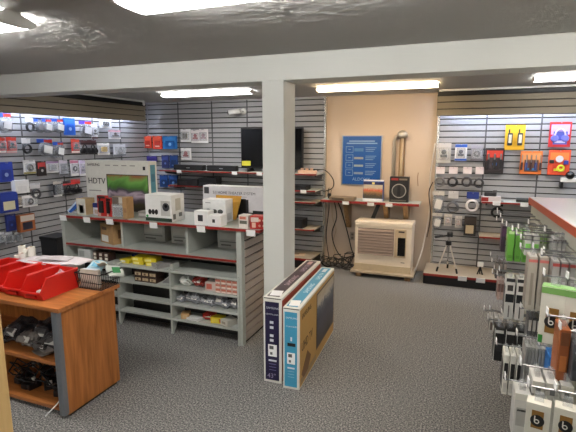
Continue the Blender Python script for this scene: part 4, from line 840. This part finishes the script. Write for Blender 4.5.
# ---------------------------------------------------------------- television boxes beside the column
def tv_box(label, x0, y0, w, L, h, face, rz, navy):
    t = thing('television_box', label, 'box', (x0 + w / 2, y0, 0), rz)
    part('carton', (-w / 2, 0, 0), (w / 2, L, h), M((222, 220, 212), 0.55, vary=0.03), t, 0.003)
    fm = M(face, 0.4, vary=0.04)
    part('end_print', (-w * 0.40, -0.0015, h * 0.03), (w * 0.36, 0.0004, h * 0.95), fm, t)
    part('top_print', (-w * 0.36, 0.03, h - 0.0004), (w * 0.30, L - 0.03, h + 0.0015), M((58, 40, 52), 0.4) if navy else fm, t)
    LT = M((214, 218, 226), 0.5)
    letters('SAMSUNG', w * 0.155, LT, t, (-w * 0.33, -0.0016, h * 0.87))
    if navy:
        letters('CRYSTAL UHD', w * 0.105, LT, t, (-w * 0.36, -0.0016, h * 0.80)); letters('43"', w * 0.36, M((150, 140, 170), 0.5), t, (-w * 0.30, -0.0016, h * 0.055))
        for z in (0.70, 0.64, 0.545, 0.49): part('icon', (-w * 0.14, -0.0026, h * z), (w * 0.06, -0.0014, h * (z + 0.03)), LT, t)
    else:
        letters('Crystal UHD', w * 0.12, LT, t, (-w * 0.30, -0.0016, h * 0.77))
        part('hand_hole', (-w * 0.22, -0.0026, h * 0.535), (w * 0.26, -0.0014, h * 0.575), BLACK, t); part('icon', (-w * 0.04, -0.0026, h * 0.60), (w * 0.06, -0.0014, h * 0.65), LT, t)
    part('label_sticker', (-w * 0.24, -0.0030, h * 0.315), (w * 0.24, -0.0014, h * 0.455), TAG, t)
    part('sticker_print', (-w * 0.17, -0.0036, h * 0.40), (w * 0.06, -0.0029, h * 0.44), M((90, 92, 92), 0.5), t); part('sticker_print', (-w * 0.13, -0.0036, h * 0.335), (w * 0.0, -0.0029, h * 0.365), M((110, 110, 112), 0.5), t)
    part('label_strip', (-w * 0.22, -0.0026, h * 0.255), (w * 0.22, -0.0014, h * 0.275), LT, t)
    for k in range(3): part('fine_print', (-w * 0.2, -0.0024, h * (0.22 - 0.035 * k)), (w * 0.2, -0.0014, h * (0.226 - 0.035 * k)), M((120, 116, 160) if navy else (140, 190, 214), 0.5), t)
    # tape and prints on the top
    pbox('price_sticker', (-w * 0.02, 0.10, h + 0.0022), (w * 0.60, 0.11, 0.002), TAG, t, rz=0.15)
    rr = random.Random(5)
    letters('SAMSUNG', w * 0.42, M((196, 170, 180), 0.5) if navy else M((206, 232, 240), 0.5), t, (w * 0.16, 0.30 if navy else 0.34, h + 0.0016), (0, 0, PI / 2))
    letters('UHD TV', w * 0.42, M((190, 170, 190), 0.5) if navy else M((206, 232, 240), 0.5), t, (w * 0.16, 0.70, h + 0.0016), (0, 0, PI / 2))
    part('label_strip', (-w * 0.15, L - 0.16, h + 0.0014), (w * 0.12, L - 0.06, h + 0.0028), M((206, 170, 170), 0.5) if navy else LT, t)
    # large printed side
    x = w / 2
    part('side_print', (x - 0.0004, 0.012, 0.012), (x + 0.0015, L - 0.01, h - 0.02), M((150, 60, 40), 0.5) if navy else M((182, 142, 74), 0.5, vary=0.05), t)
    if not navy:
        part('picture_frame', (x + 0.001, 0.46, 0.10), (x + 0.0028, L - 0.02, h - 0.045), M((70, 52, 40), 0.4), t)
        part('picture', (x + 0.002, 0.475, 0.115), (x + 0.0038, L - 0.035, h - 0.06), picture_mat('mountain_picture', [(0.1, (52, 46, 48)), (0.4, (62, 62, 76)), (0.55, (52, 58, 74)), (0.72, (84, 92, 104)), (0.85, (190, 182, 168)), (1.0, (176, 160, 134))], 3.5), t)
        BR = M((70, 50, 26), 0.5)
        letters('SAMSUNG', 0.055, BR, t, (x + 0.0022, 0.05, h - 0.10), (PI / 2, 0, PI / 2), sx=1.0); letters('UHD TV', 0.10, BR, t, (x + 0.0022, 0.05, h * 0.44), (PI / 2, 0, PI / 2), sx=0.8)
        MB().prism([(0.05, 0.10), (0.20, 0.22), (0.30, 0.14), (0.22, 0.06), (0.10, 0.05)], x + 0.001, x + 0.003).done('side_picture', M((112, 78, 44), 0.5), t); part('side_picture', (x + 0.001, 0.03, 0.03), (x + 0.0026, 0.45, 0.07), M((150, 128, 92), 0.5), t)
    part('seam_tape', (-w * 0.46, -0.0012, h - 0.010), (w * 0.46, 0.0004, h - 0.004), M((70, 70, 66), 0.5), t)
    return t
tv_box('navy-fronted 43 inch television box leaning beside the white column', -1.303, 2.862, 0.142, 1.09, 0.662, (28, 22, 62), math.radians(2.2), True)
tv_box('light blue-fronted television box with tan picture side, nearest the aisle', -1.134, 2.826, 0.124, 1.09, 0.618, (64, 150, 186), math.radians(2.6), False)

# ---------------------------------------------------------------- desk with bins
dk = thing('open_desk', 'cherry laminate counter with open shelves and a grey corner post', 'desk', (-2.30, 1.97, 0))
DW = 1.55
part('top_board', (-DW, -0.02, 0.728), (0.022, 0.52, 0.755), WOODT, dk, 0.003)
part('end_panel', (-0.028, 0.012, 0.02), (0.0, 0.485, 0.728), WOODD, dk)
part('end_panel', (-DW + 0.01, 0.012, 0.02), (-DW + 0.038, 0.485, 0.728), WOODD, dk)
part('back_panel', (-DW + 0.038, 0.465, 0.02), (-0.028, 0.485, 0.728), WOODD, dk)
MB().box((-0.024, 0.004, 0.374), (0.05, 0.045, 0.708), bev=0.012).done('corner_post', M((112, 116, 122), 0.35, 0.2), dk)
part('shelf_board', (-DW + 0.038, 0.012, 0.345), (-0.028, 0.465, 0.368), WOODT, dk); part('bottom_board', (-DW + 0.038, 0.012, 0.03), (-0.028, 0.465, 0.055), WOODT, dk)
for x in (-DW + 0.02, -0.03): part('foot', (x - 0.01, 0.03, 0), (x + 0.02, 0.46, 0.02), BLACK, dk)
part('middle_panel', (-0.80, 0.05, 0.055), (-0.775, 0.465, 0.345), WOODD, dk)
RB = M((204, 38, 30), 0.3, vary=0.04)
def bin_(label, x, y, rz, w=0.165):
    t = thing('hopper_bin', label, 'bin', (x, y, 0.7555), rz, 'red hopper bins')
    L, h = 0.30, 0.14
    side = [(0.0, 0.0), (-0.02, 0.055), (0.035, h), (L, h), (L, 0.0)]
    for s in (-1, 1):
        MB().prism(side, s * w / 2 - 0.003, s * w / 2 + 0.003).done('side_wall', RB, t)
        part('rim', (s * w / 2 - 0.008, 0.035, h - 0.012), (s * w / 2 + 0.008, L, h + 0.002), RB, t, 0.002)
    part('floor_plate', (-w / 2, 0, 0), (w / 2, L, 0.005), RB, t); part('back_wall', (-w / 2, L - 0.006, 0), (w / 2, L, h), RB, t)
    MB().prism([(0.0, 0.0), (-0.02, 0.048), (-0.014, 0.05), (0.007, 0.0)], -w / 2, w / 2).done('front_lip', RB, t); part('lip_rim', (-w / 2, -0.028, 0.042), (w / 2, -0.012, 0.054), RB, t, 0.002)
    part('label_holder', (-w * 0.25, -0.0245, 0.012), (w * 0.25, -0.010, 0.036), M((180, 30, 24), 0.3), t)
    return t
for k, n in enumerate(('nearest the wire basket', 'second from the basket', 'third from the basket', 'at the left edge of the view')):
    bin_('red plastic hopper bin ' + n, -2.578 - 0.184 * k, 2.03 + 0.012 * k, 0.03)
t = bag_of('candy_bag', 'small pink clear bag in the nearest red bin', (-2.555, 2.23, 0.765), (0.07, 0.09, 0.14), M((210, 160, 164), 0.25, alpha=0.8), 31)
t = thing('tape_roll', 'small cream roll of tape in the second red bin', 'tape', (-2.72, 2.22, 0.79)); MB().torus((0, 0, 0.04), 0.028, 0.011, 'Y').done('roll', M((224, 206, 170), 0.5), t, True); MB().torus((0, 0, 0.04), 0.018, 0.004, 'Y').done('core', KRAFT, t, True)
t = pbx('tiny white box in the front of the nearest red bin', 'box', (-2.565, 2.09, 0.762), 0.045, 0.04, 0.03, (230, 226, 220), [('F', .2, .2, .8, .8, (210, 204, 196))], name='small_box')
# white paper rolls behind the bins
for k in range(5):
    a = thing('paper_roll', 'white paper roll standing behind the red bins, %s of five' % ('first', 'second', 'third', 'fourth', 'fifth')[k], 'paper roll', (-3.19 + 0.052 * (k % 3) + 0.02 * (k // 3), 2.452 - 0.056 * (k // 3), 0.7555), 0, 'white paper rolls')
    hh = 0.215 - 0.02 * (k % 2) - 0.04 * (k // 3); MB().cyl((0, 0, 0), (0, 0, hh), 0.026, n=16).done('roll', M((226, 222, 212), 0.6), a); MB().cyl((0, 0, hh), (0, 0, hh + 0.002), 0.009, n=10).done('core', KRAFT, a)
# wire basket
bk = thing('wire_basket', 'black wire basket full of papers at the corner of the desk', 'basket', (-2.385, 2.405, 0.7555))
bw, bd, bh = 0.112, 0.105, 0.115
def ringz(z, k): return [(-bw * k, -bd * k, z), (bw * k, -bd * k, z), (bw * k, bd * k, z), (-bw * k, bd * k, z)]
mbk = MB()
for z, k in ((0.004, 0.86), (0.05, 0.93)):
    P = ringz(z, k)
    for i in range(4): mbk.cyl(P[i], P[(i + 1) % 4], 0.0025, n=5)
A, B = ringz(0.004, 0.86), ringz(bh, 1.0)
for i in range(4):
    for j in range(12):
        f = j / 12; p = Vector(A[i]).lerp(Vector(A[(i + 1) % 4]), f); q = Vector(B[i]).lerp(Vector(B[(i + 1) % 4]), f); mbk.cyl(p, q, 0.0018, n=5)
for j in range(1, 9):
    f = j / 9; mbk.cyl(Vector(A[0]).lerp(Vector(A[1]), f), Vector(A[3]).lerp(Vector(A[2]), f), 0.0018, n=5)
mbk.done('wire_mesh', BLACK, bk)
mr = MB()
for i in range(4): mr.cyl(B[i], B[(i + 1) % 4], 0.0045, n=6)
mr.done('rim', BLACK, bk)
def sheet(label, loc, w, d, col, rz, rx, ry=0, th=0.006, name='paper', cat='paper', extra=None):
    t = thing(name, label, cat, loc, rz); t.rotation_euler = (rx, ry, rz)
    bm = MB(); r = bmesh.ops.create_grid(bm.bm, x_segments=8, y_segments=8, size=0.5)
    for v in bm.bm.verts:
        x, y = v.co.x, v.co.y; v.co = (x * w, y * d, 0.010 * math.sin(5 * x + 2 * y))
    bmesh.ops.solidify(bm.bm, geom=bm.bm.faces[:], thickness=th)
    bm.done('sheet', M(col, 0.6), t, True)
    pbox('print_block', (0, 0, 0.014), (w * 0.5, d * 0.5, 0.003), M(extra or tuple(int(c * 0.9) for c in col)), t)
    return t
sheet('long white paper spread across the bins and basket', (-2.80, 2.41, 0.905), 0.56, 0.15, (222, 212, 214), 0.12, 0.08, 0.0, name='paper_sheet')
t = thing('paper_stack', 'stack of papers lying under the white sheet behind the bins', 'paper', (-2.82, 2.415, 0.7555)); part('block', (-0.17, -0.06, 0), (0.17, 0.06, 0.10), M((196, 188, 184), 0.7), t, 0.004); part('top_sheet', (-0.165, -0.055, 0.10), (0.165, 0.055, 0.106), M((206, 198, 206), 0.7), t)
t = pbx('grey folder standing against the basket front', 'folder', (-2.40, 2.36, 0.762), 0.15, 0.13, 0.03, (176, 166, 154), [('F', .05, .1, .95, .9, (184, 174, 162)), ('T', .1, .1, .9, .9, (206, 206, 212))], name='folder', rz=0.05)
sheet('white card tilted in the basket', (-2.36, 2.43, 0.905), 0.07, 0.20, (218, 214, 200), 0.35, -0.5, 0.2, name='card')
sheet('light blue and white leaflet in the basket', (-2.42, 2.43, 0.895), 0.11, 0.10, (176, 206, 216), 0.3, 0.5, 0.2, name='leaflet', extra=(120, 180, 206))
sheet('white and green leaflet hanging over the basket corner', (-2.275, 2.45, 0.865), 0.09, 0.13, (206, 212, 206), -0.5, -0.4, 0.9, name='leaflet', extra=(44, 120, 70))
# jumble inside the desk
for k in range(9):
    bag_of('plastic_bag', 'crumpled clear bag on the desk upper shelf, %s from the left' % ('first', 'second', 'third', 'fourth', 'fifth', 'sixth', 'seventh', 'eighth', 'ninth')[k], (-2.98 + 0.064 * k, 2.13 + 0.07 * (k % 2), 0.3685), (0.19, 0.22, 0.08 + 0.05 * (k % 3)), M(((96, 92, 90), (150, 144, 140), (60, 56, 60))[k % 3], 0.2, alpha=0.75), 60 + k, 'crumpled bags in the desk', inner=BLACK)
sheet('grey envelope slanting over the bags in the desk', (-2.44, 2.10, 0.47), 0.20, 0.14, (140, 132, 126), 0.5, 0.5, -0.3, name='envelope')
sheet('white edged leaflet lying at the front of the desk shelf', (-2.56, 2.06, 0.385), 0.16, 0.10, (120, 110, 104), -0.3, 0.12, 0.0, name='leaflet', extra=(150, 146, 140))
rr = random.Random(11)
for k in range(12):
    x, y = -2.95 + 0.040 * k + 0.02 * rr.random(), 2.09 + 0.20 * rr.random()
    t = thing('power_adapter', 'black power adapter in the jumble on the desk bottom shelf, %s from the left' % ('1st', '2nd', '3rd', '4th', '5th', '6th', '7th', '8th', '9th', '10th', '11th', '12th')[k], 'adapter', (x, y, 0.0555), rr.uniform(0, 3), 'black power adapters')
    MB().box((0, 0, 0.022), (0.09, 0.055, 0.042), bev=0.008).done('brick', M((24, 22, 24), 0.35), t)
    MB().tube([(0.045, 0, 0.02), (0.08, 0.03, 0.05 + 0.05 * rr.random()), (0.04, 0.09, 0.10 + 0.05 * rr.random()), (-0.05, 0.06, 0.09), (-0.08, -0.03, 0.10), (0.0, -0.05, 0.06)], 0.006).done('lead', BLACK, t, True)
    MB().box((0.0, -0.05, 0.065), (0.02, 0.02, 0.035), bev=0.003).done('plug', M((30, 28, 34) if k % 4 else (200, 196, 190), 0.4), t)
cable('white cable dangling out of the desk bottom shelf', [(-2.40, 2.03, 0.12), (-2.38, 1.99, 0.10), (-2.40, 1.965, 0.065), (-2.44, 1.94, 0.02), (-2.45, 1.93, 0.006)], 0.004, WHITE, 8, None)

# ---------------------------------------------------------------- hook rack on the right
RK = M((176, 176, 164), 0.5)
rk = thing('hook_gondola', 'long display gondola with white top, orange edge and rows of wire hooks', 'shelf', (0.462, 3.705, 0), math.radians(2.4))
part('top_board', (0.006, -3.2, 1.335), (0.90, -0.004, 1.372), M((226, 228, 224), 0.25, vary=0.02), rk)
part('edge_strip', (0.0, -3.2, 1.328), (0.007, 0.0, 1.373), ORT, rk); part('edge_strip', (0.0, -0.004, 1.328), (0.90, 0.002, 1.373), WHITE, rk)
part('core_panel', (0.035, -3.19, 0.08), (0.865, -0.02, 1.335), GREYD, rk)
part('kick_base', (0.03, -3.19, 0.0), (0.87, -0.02, 0.10), BLACK, rk)
ft = None
for k in range(16):
    z = 0.105 + k * PITCH
    if ft is None: ft = part('slat', (0.018, -3.19, 0.004), (0.036, -0.02, PITCH - 0.005), RK, rk, 0.003); ft.location.z = z
    else: share(ft, (0, 0, z), rk)
cr = math.radians(2.4)
def rack_x(y): return 0.462 + math.tan(cr) * (3.705 - y) + 0.018
def hook(y, z, xt):
    xf = rack_x(y); hk = MB()
    def L(x, yy, zz):
        v = Matrix.Rotation(-cr, 3, 'Z') @ Vector((x - 0.462, yy - 3.705, zz)); return tuple(v)
    hk.cyl(L(xf + 0.01, y, z), L(xt, y, z + 0.006), 0.0035, n=6).ball(L(xt, y, z + 0.006), 0.008, sub=1)
    hk.done('hook', CHROME, rk)
    MB().box(L(xt - 0.004, y, z + 0.022), (0.003, 0.034, 0.026)).done('price_tag', TAG, rk)
hook_n = 0
def stack(y, cx, zb, w_, h, n, label, col, side=(), top=None, group=None, depth=0.11, name='hanging_pack', zh=None, hk=True, cat='package'):
    """n packages one behind the other on a hook that points to the aisle; their narrow sides face the camera"""
    t_ = w_ / n; x0 = cx - w_ / 2
    for k in range(n):
        lab = label if n == 1 else label + (', nearest the aisle', ', second from the aisle', ', third from the aisle', ', fourth from the aisle', ', fifth from the aisle', ', sixth from the aisle', ', seventh from the aisle')[k]
        t = thing(name, lab, cat, (x0 + (k + 0.5) * t_, y, zb), 0, group)
        ww = t_ * 0.86; g = depth
        part('carton', (-ww / 2, 0, 0), (ww / 2, g, h), M(col, 0.4) if isinstance(col, tuple) else col, t, min(0.004, ww * 0.2))
        for (u0, v0, u1, v1, c) in side:
            part('printed_panel', (-ww / 2 + u0 * ww, -0.0012, v0 * h), (-ww / 2 + u1 * ww, 0.0004, v1 * h), M(c, 0.45) if isinstance(c, tuple) else c, t)
        part('face_print', (-ww / 2 - 0.001, g * 0.1, h * 0.12), (-ww / 2 + 0.0002, g * 0.9, h * 0.78), M(top or (200, 200, 200), 0.4), t)
        part('hang_tab', (-ww * 0.2, g * 0.3, h), (ww * 0.2, g * 0.7, h + 0.03), CLEAR, t)
    if hk: hook(y + depth / 2, zb + h + 0.022 if zh is None else zh, x0 - 0.03)
GK = 'packages on the hook rack'
W1 = (214, 212, 204)
stack(3.42, 0.293, 1.010, 0.032, 0.185, 1, 'thin dark violet pack at the far end of the hook rack', (64, 50, 66), [(.1, .6, .9, .9, (90, 60, 90))], (80, 60, 90), GK)
stack(3.12, 0.355, 1.020, 0.130, 0.206, 3, 'bright green pack on the upper hook row', (106, 172, 70), [(.1, .86, .9, .96, (180, 210, 150)), (.2, .1, .8, .2, (90, 150, 58))], (120, 184, 86), 'bright green packages on the hook rack')
stack(2.90, 0.401, 1.117, 0.082, 0.119, 2, 'clear white pack above the grey ones on the upper row', (196, 198, 194), [(.1, .3, .9, .6, (120, 190, 90))], (170, 200, 150), GK)
stack(2.52, 0.386, 0.916, 0.099, 0.284, 2, 'tall grey beige pack with pink header on the hook rack', (168, 162, 150), [(0, .90, 1, .95, (196, 110, 104)), (.35, .1, .65, .7, (140, 132, 122))], (150, 140, 130), GK)
stack(2.45, 0.488, 0.951, 0.109, 0.251, 3, 'grey pack with red header behind the green-topped white box', (170, 168, 166), [(0, .90, 1, .96, (186, 80, 78)), (.3, .2, .7, .6, (206, 206, 206))], (150, 140, 130), GK)
stack(3.52, 0.301, 0.784, 0.079, 0.127, 3, 'small dark grey pack ending the middle hook row', (104, 98, 96), [(.1, .5, .9, .9, (160, 150, 144))], (90, 84, 84), GK)
stack(2.90, 0.336, 0.713, 0.118, 0.255, 2, 'white pack with black print squares in the middle hook row', (222, 220, 214), [(.05, .42, .95, .62, (28, 30, 34)), (.2, .70, .8, .84, (60, 56, 54)), (.05, .92, .95, 1, (52, 52, 54)), (.44, .05, .56, .34, (96, 94, 92))], (60, 60, 60), GK)
stack(3.20, 0.270, 0.487, 0.086, 0.113, 3, 'small white tagged pack at the end of the lower hook row', (206, 202, 196), [(.2, .2, .8, .7, (110, 96, 90))], (60, 60, 60), GK)
stack(2.72, 0.310, 0.517, 0.174, 0.199, 3, 'black pack with thin white frame in the lower hook row', (24, 24, 26), [(0, 0, .06, 1, (210, 208, 204)), (.1, .86, .94, .95, (190, 188, 184)), (.2, .3, .8, .6, (40, 40, 44))], (30, 30, 34), GK)
stack(2.30, 0.283, 0.542, 0.087, 0.208, 3, 'white pack with dark window below the black packs', (214, 212, 202), [(.15, .40, .85, .80, (28, 28, 30)), (.2, .06, .8, .3, (190, 188, 182))], (40, 40, 44), GK)
stack(2.22, 0.366, 0.611, 0.097, 0.231, 7, 'thin grey pack in the tight row beside the blue pack', (150, 150, 146), [(.2, .05, .8, .95, (128, 128, 126))], (110, 110, 110), GK)
stack(2.12, 0.426, 0.718, 0.060, 0.134, 1, 'blue pack with a white card on the lower hook row', (38, 104, 176), [(.1, .55, .6, .9, (160, 190, 210)), (.1, .1, .9, .3, (30, 88, 156))], (60, 120, 190), GK)
stack(2.02, 0.298, 0.496, 0.072, 0.214, 1, 'clear white pack with black clip low at the rack front', (212, 210, 204), [(.15, .3, .9, .7, (180, 178, 172)), (.2, .62, .9, .66, (36, 36, 38)), (0, .86, 1, 1, (224, 222, 210))], (190, 190, 186), GK)
stack(3.06, 0.481, 1.086, 0.096, 0.155, 4, 'pale green and clear pack behind the bright green ones', (196, 206, 186), [(.1, .5, .9, .8, (140, 176, 110)), (0, .9, 1, 1, (226, 228, 224))], (170, 190, 150), GK)
stack(2.66, 0.517, 1.153, 0.108, 0.117, 5, 'clear silvery pack close to the rack face', (170, 170, 168), [(.1, .3, .9, .6, (210, 210, 208)), (0, .85, 1, 1, (110, 108, 108))], (150, 150, 150), GK)
stack(2.60, 0.415, 0.698, 0.084, 0.151, 4, 'slim charcoal pack between the beige and black packs', (70, 70, 72), [(.1, .5, .9, .9, (190, 188, 182)), (.2, .1, .8, .3, (110, 60, 60))], (110, 110, 110), GK)
stack(3.00, 0.359, 0.591, 0.084, 0.072, 3, 'short white tagged pack in the lower hook row middle', (210, 208, 202), [(.2, .2, .8, .6, (70, 66, 64))], (120, 120, 120), GK)
stack(3.30, 0.289, 0.697, 0.043, 0.142, 2, 'narrow pale pink pack left of the black print squares', (196, 170, 160), [(.1, .4, .9, .8, (120, 90, 84))], (120, 100, 100), GK)
def logo_pack(y, cx, zb, w_, h, label, rz, green):
    t = pbx(label, 'package', (cx, y, zb), w_, h, 0.05, (224, 221, 208), [], rz=rz, name='logo_pack', group=GK)
    vz = 0.42 if green else 0.62
    MB().box((0, -0.0512, h * vz), (w_ * 0.50, 0.002, h * 0.44)).done('gold_panel', M((146, 106, 48), 0.4), t)
    MB().cyl((0, -0.0535, h * (vz - .02)), (0, -0.051, h * (vz - .02)), w_ * 0.29, n=24).done('logo_disc', BLACK, t); MB().torus((-w_ * 0.02, -0.054, h * (vz - .035)), w_ * 0.09, w_ * 0.025, n=16).done('logo_ring', M((232, 228, 220), 0.5), t); MB().box((-w_ * 0.11, -0.0545, h * (vz + .03)), (w_ * 0.05, 0.002, h * 0.13)).done('logo_bar', M((232, 228, 220), 0.5), t)
    if green:
        panel(t, w_, h, .05, 'F', 0, .88, 1, .99, (122, 172, 92)); panel(t, w_, h, .05, 'F', .02, .0, .2, .14, (50, 140, 50)); panel(t, w_, h, .05, 'T', .0, .0, 1, 1, (122, 172, 92))
    else: panel(t, w_, h, .05, 'F', .02, .04, .98, .12, (150, 110, 50))
    part('hang_tab', (-w_ * 0.2, -0.03, h), (w_ * 0.2, -0.027, h + 0.035), CLEAR, t)
    hook(y + 0.02, zb + h + 0.02, cx - w_ * 0.45)
logo_pack(1.95, 0.365, 1.000, 0.085, 0.229, 'white pack with green top and round black and gold logo, upper row', -0.25, True)
logo_pack(1.90, 0.434, 1.013, 0.083, 0.224, 'white pack with green top cut off at the right edge', -0.25, True)
stack(1.74, 0.370, 0.932, 0.039, 0.194, 1, 'orange brown bar pack beside the blue pack', (150, 82, 40), [(.1, .7, .9, .95, (120, 70, 40)), (.2, .2, .8, .5, (200, 120, 60))], (160, 90, 50), GK)
stack(1.70, 0.404, 0.960, 0.035, 0.134, 1, 'dark grey pack at the right edge of the view', (74, 76, 82), [(.1, .3, .9, .8, (54, 56, 62))], (60, 60, 64), GK)
logo_pack(1.62, 0.289, 0.778, 0.071, 0.143, 'white pack with black and gold logo in the bottom row, left of two', -0.2, False)
logo_pack(1.60, 0.366, 0.789, 0.070, 0.142, 'white pack with black and gold logo in the bottom row, right of two', -0.2, False)
stack(1.70, 0.340, 0.889, 0.133, 0.049, 3, 'grey-white pack above the gold logos', (206, 204, 198), [(0, .6, 1, 1, (226, 224, 214)), (.3, .1, .7, .5, (110, 112, 114))], (190, 190, 186), GK, zh=None)
# empty chrome hooks of the upper and middle rows
for y, z, xt in ((3.60, 1.262, 0.255), (3.50, 1.262, 0.25), (3.34, 1.262, 0.26), (3.00, 1.262, 0.27), (2.86, 1.262, 0.29), (2.74, 1.262, 0.30), (2.62, 1.262, 0.31), (2.40, 1.262, 0.34), (2.28, 1.262, 0.36),
                 (3.60, 0.88, 0.245), (3.40, 0.88, 0.25), (3.25, 0.88, 0.26), (3.45, 0.56, 0.245), (3.30, 0.56, 0.24), (3.10, 0.60, 0.24), (2.95, 0.60, 0.24), (2.80, 0.62, 0.235)):
    hook(y, z, xt)
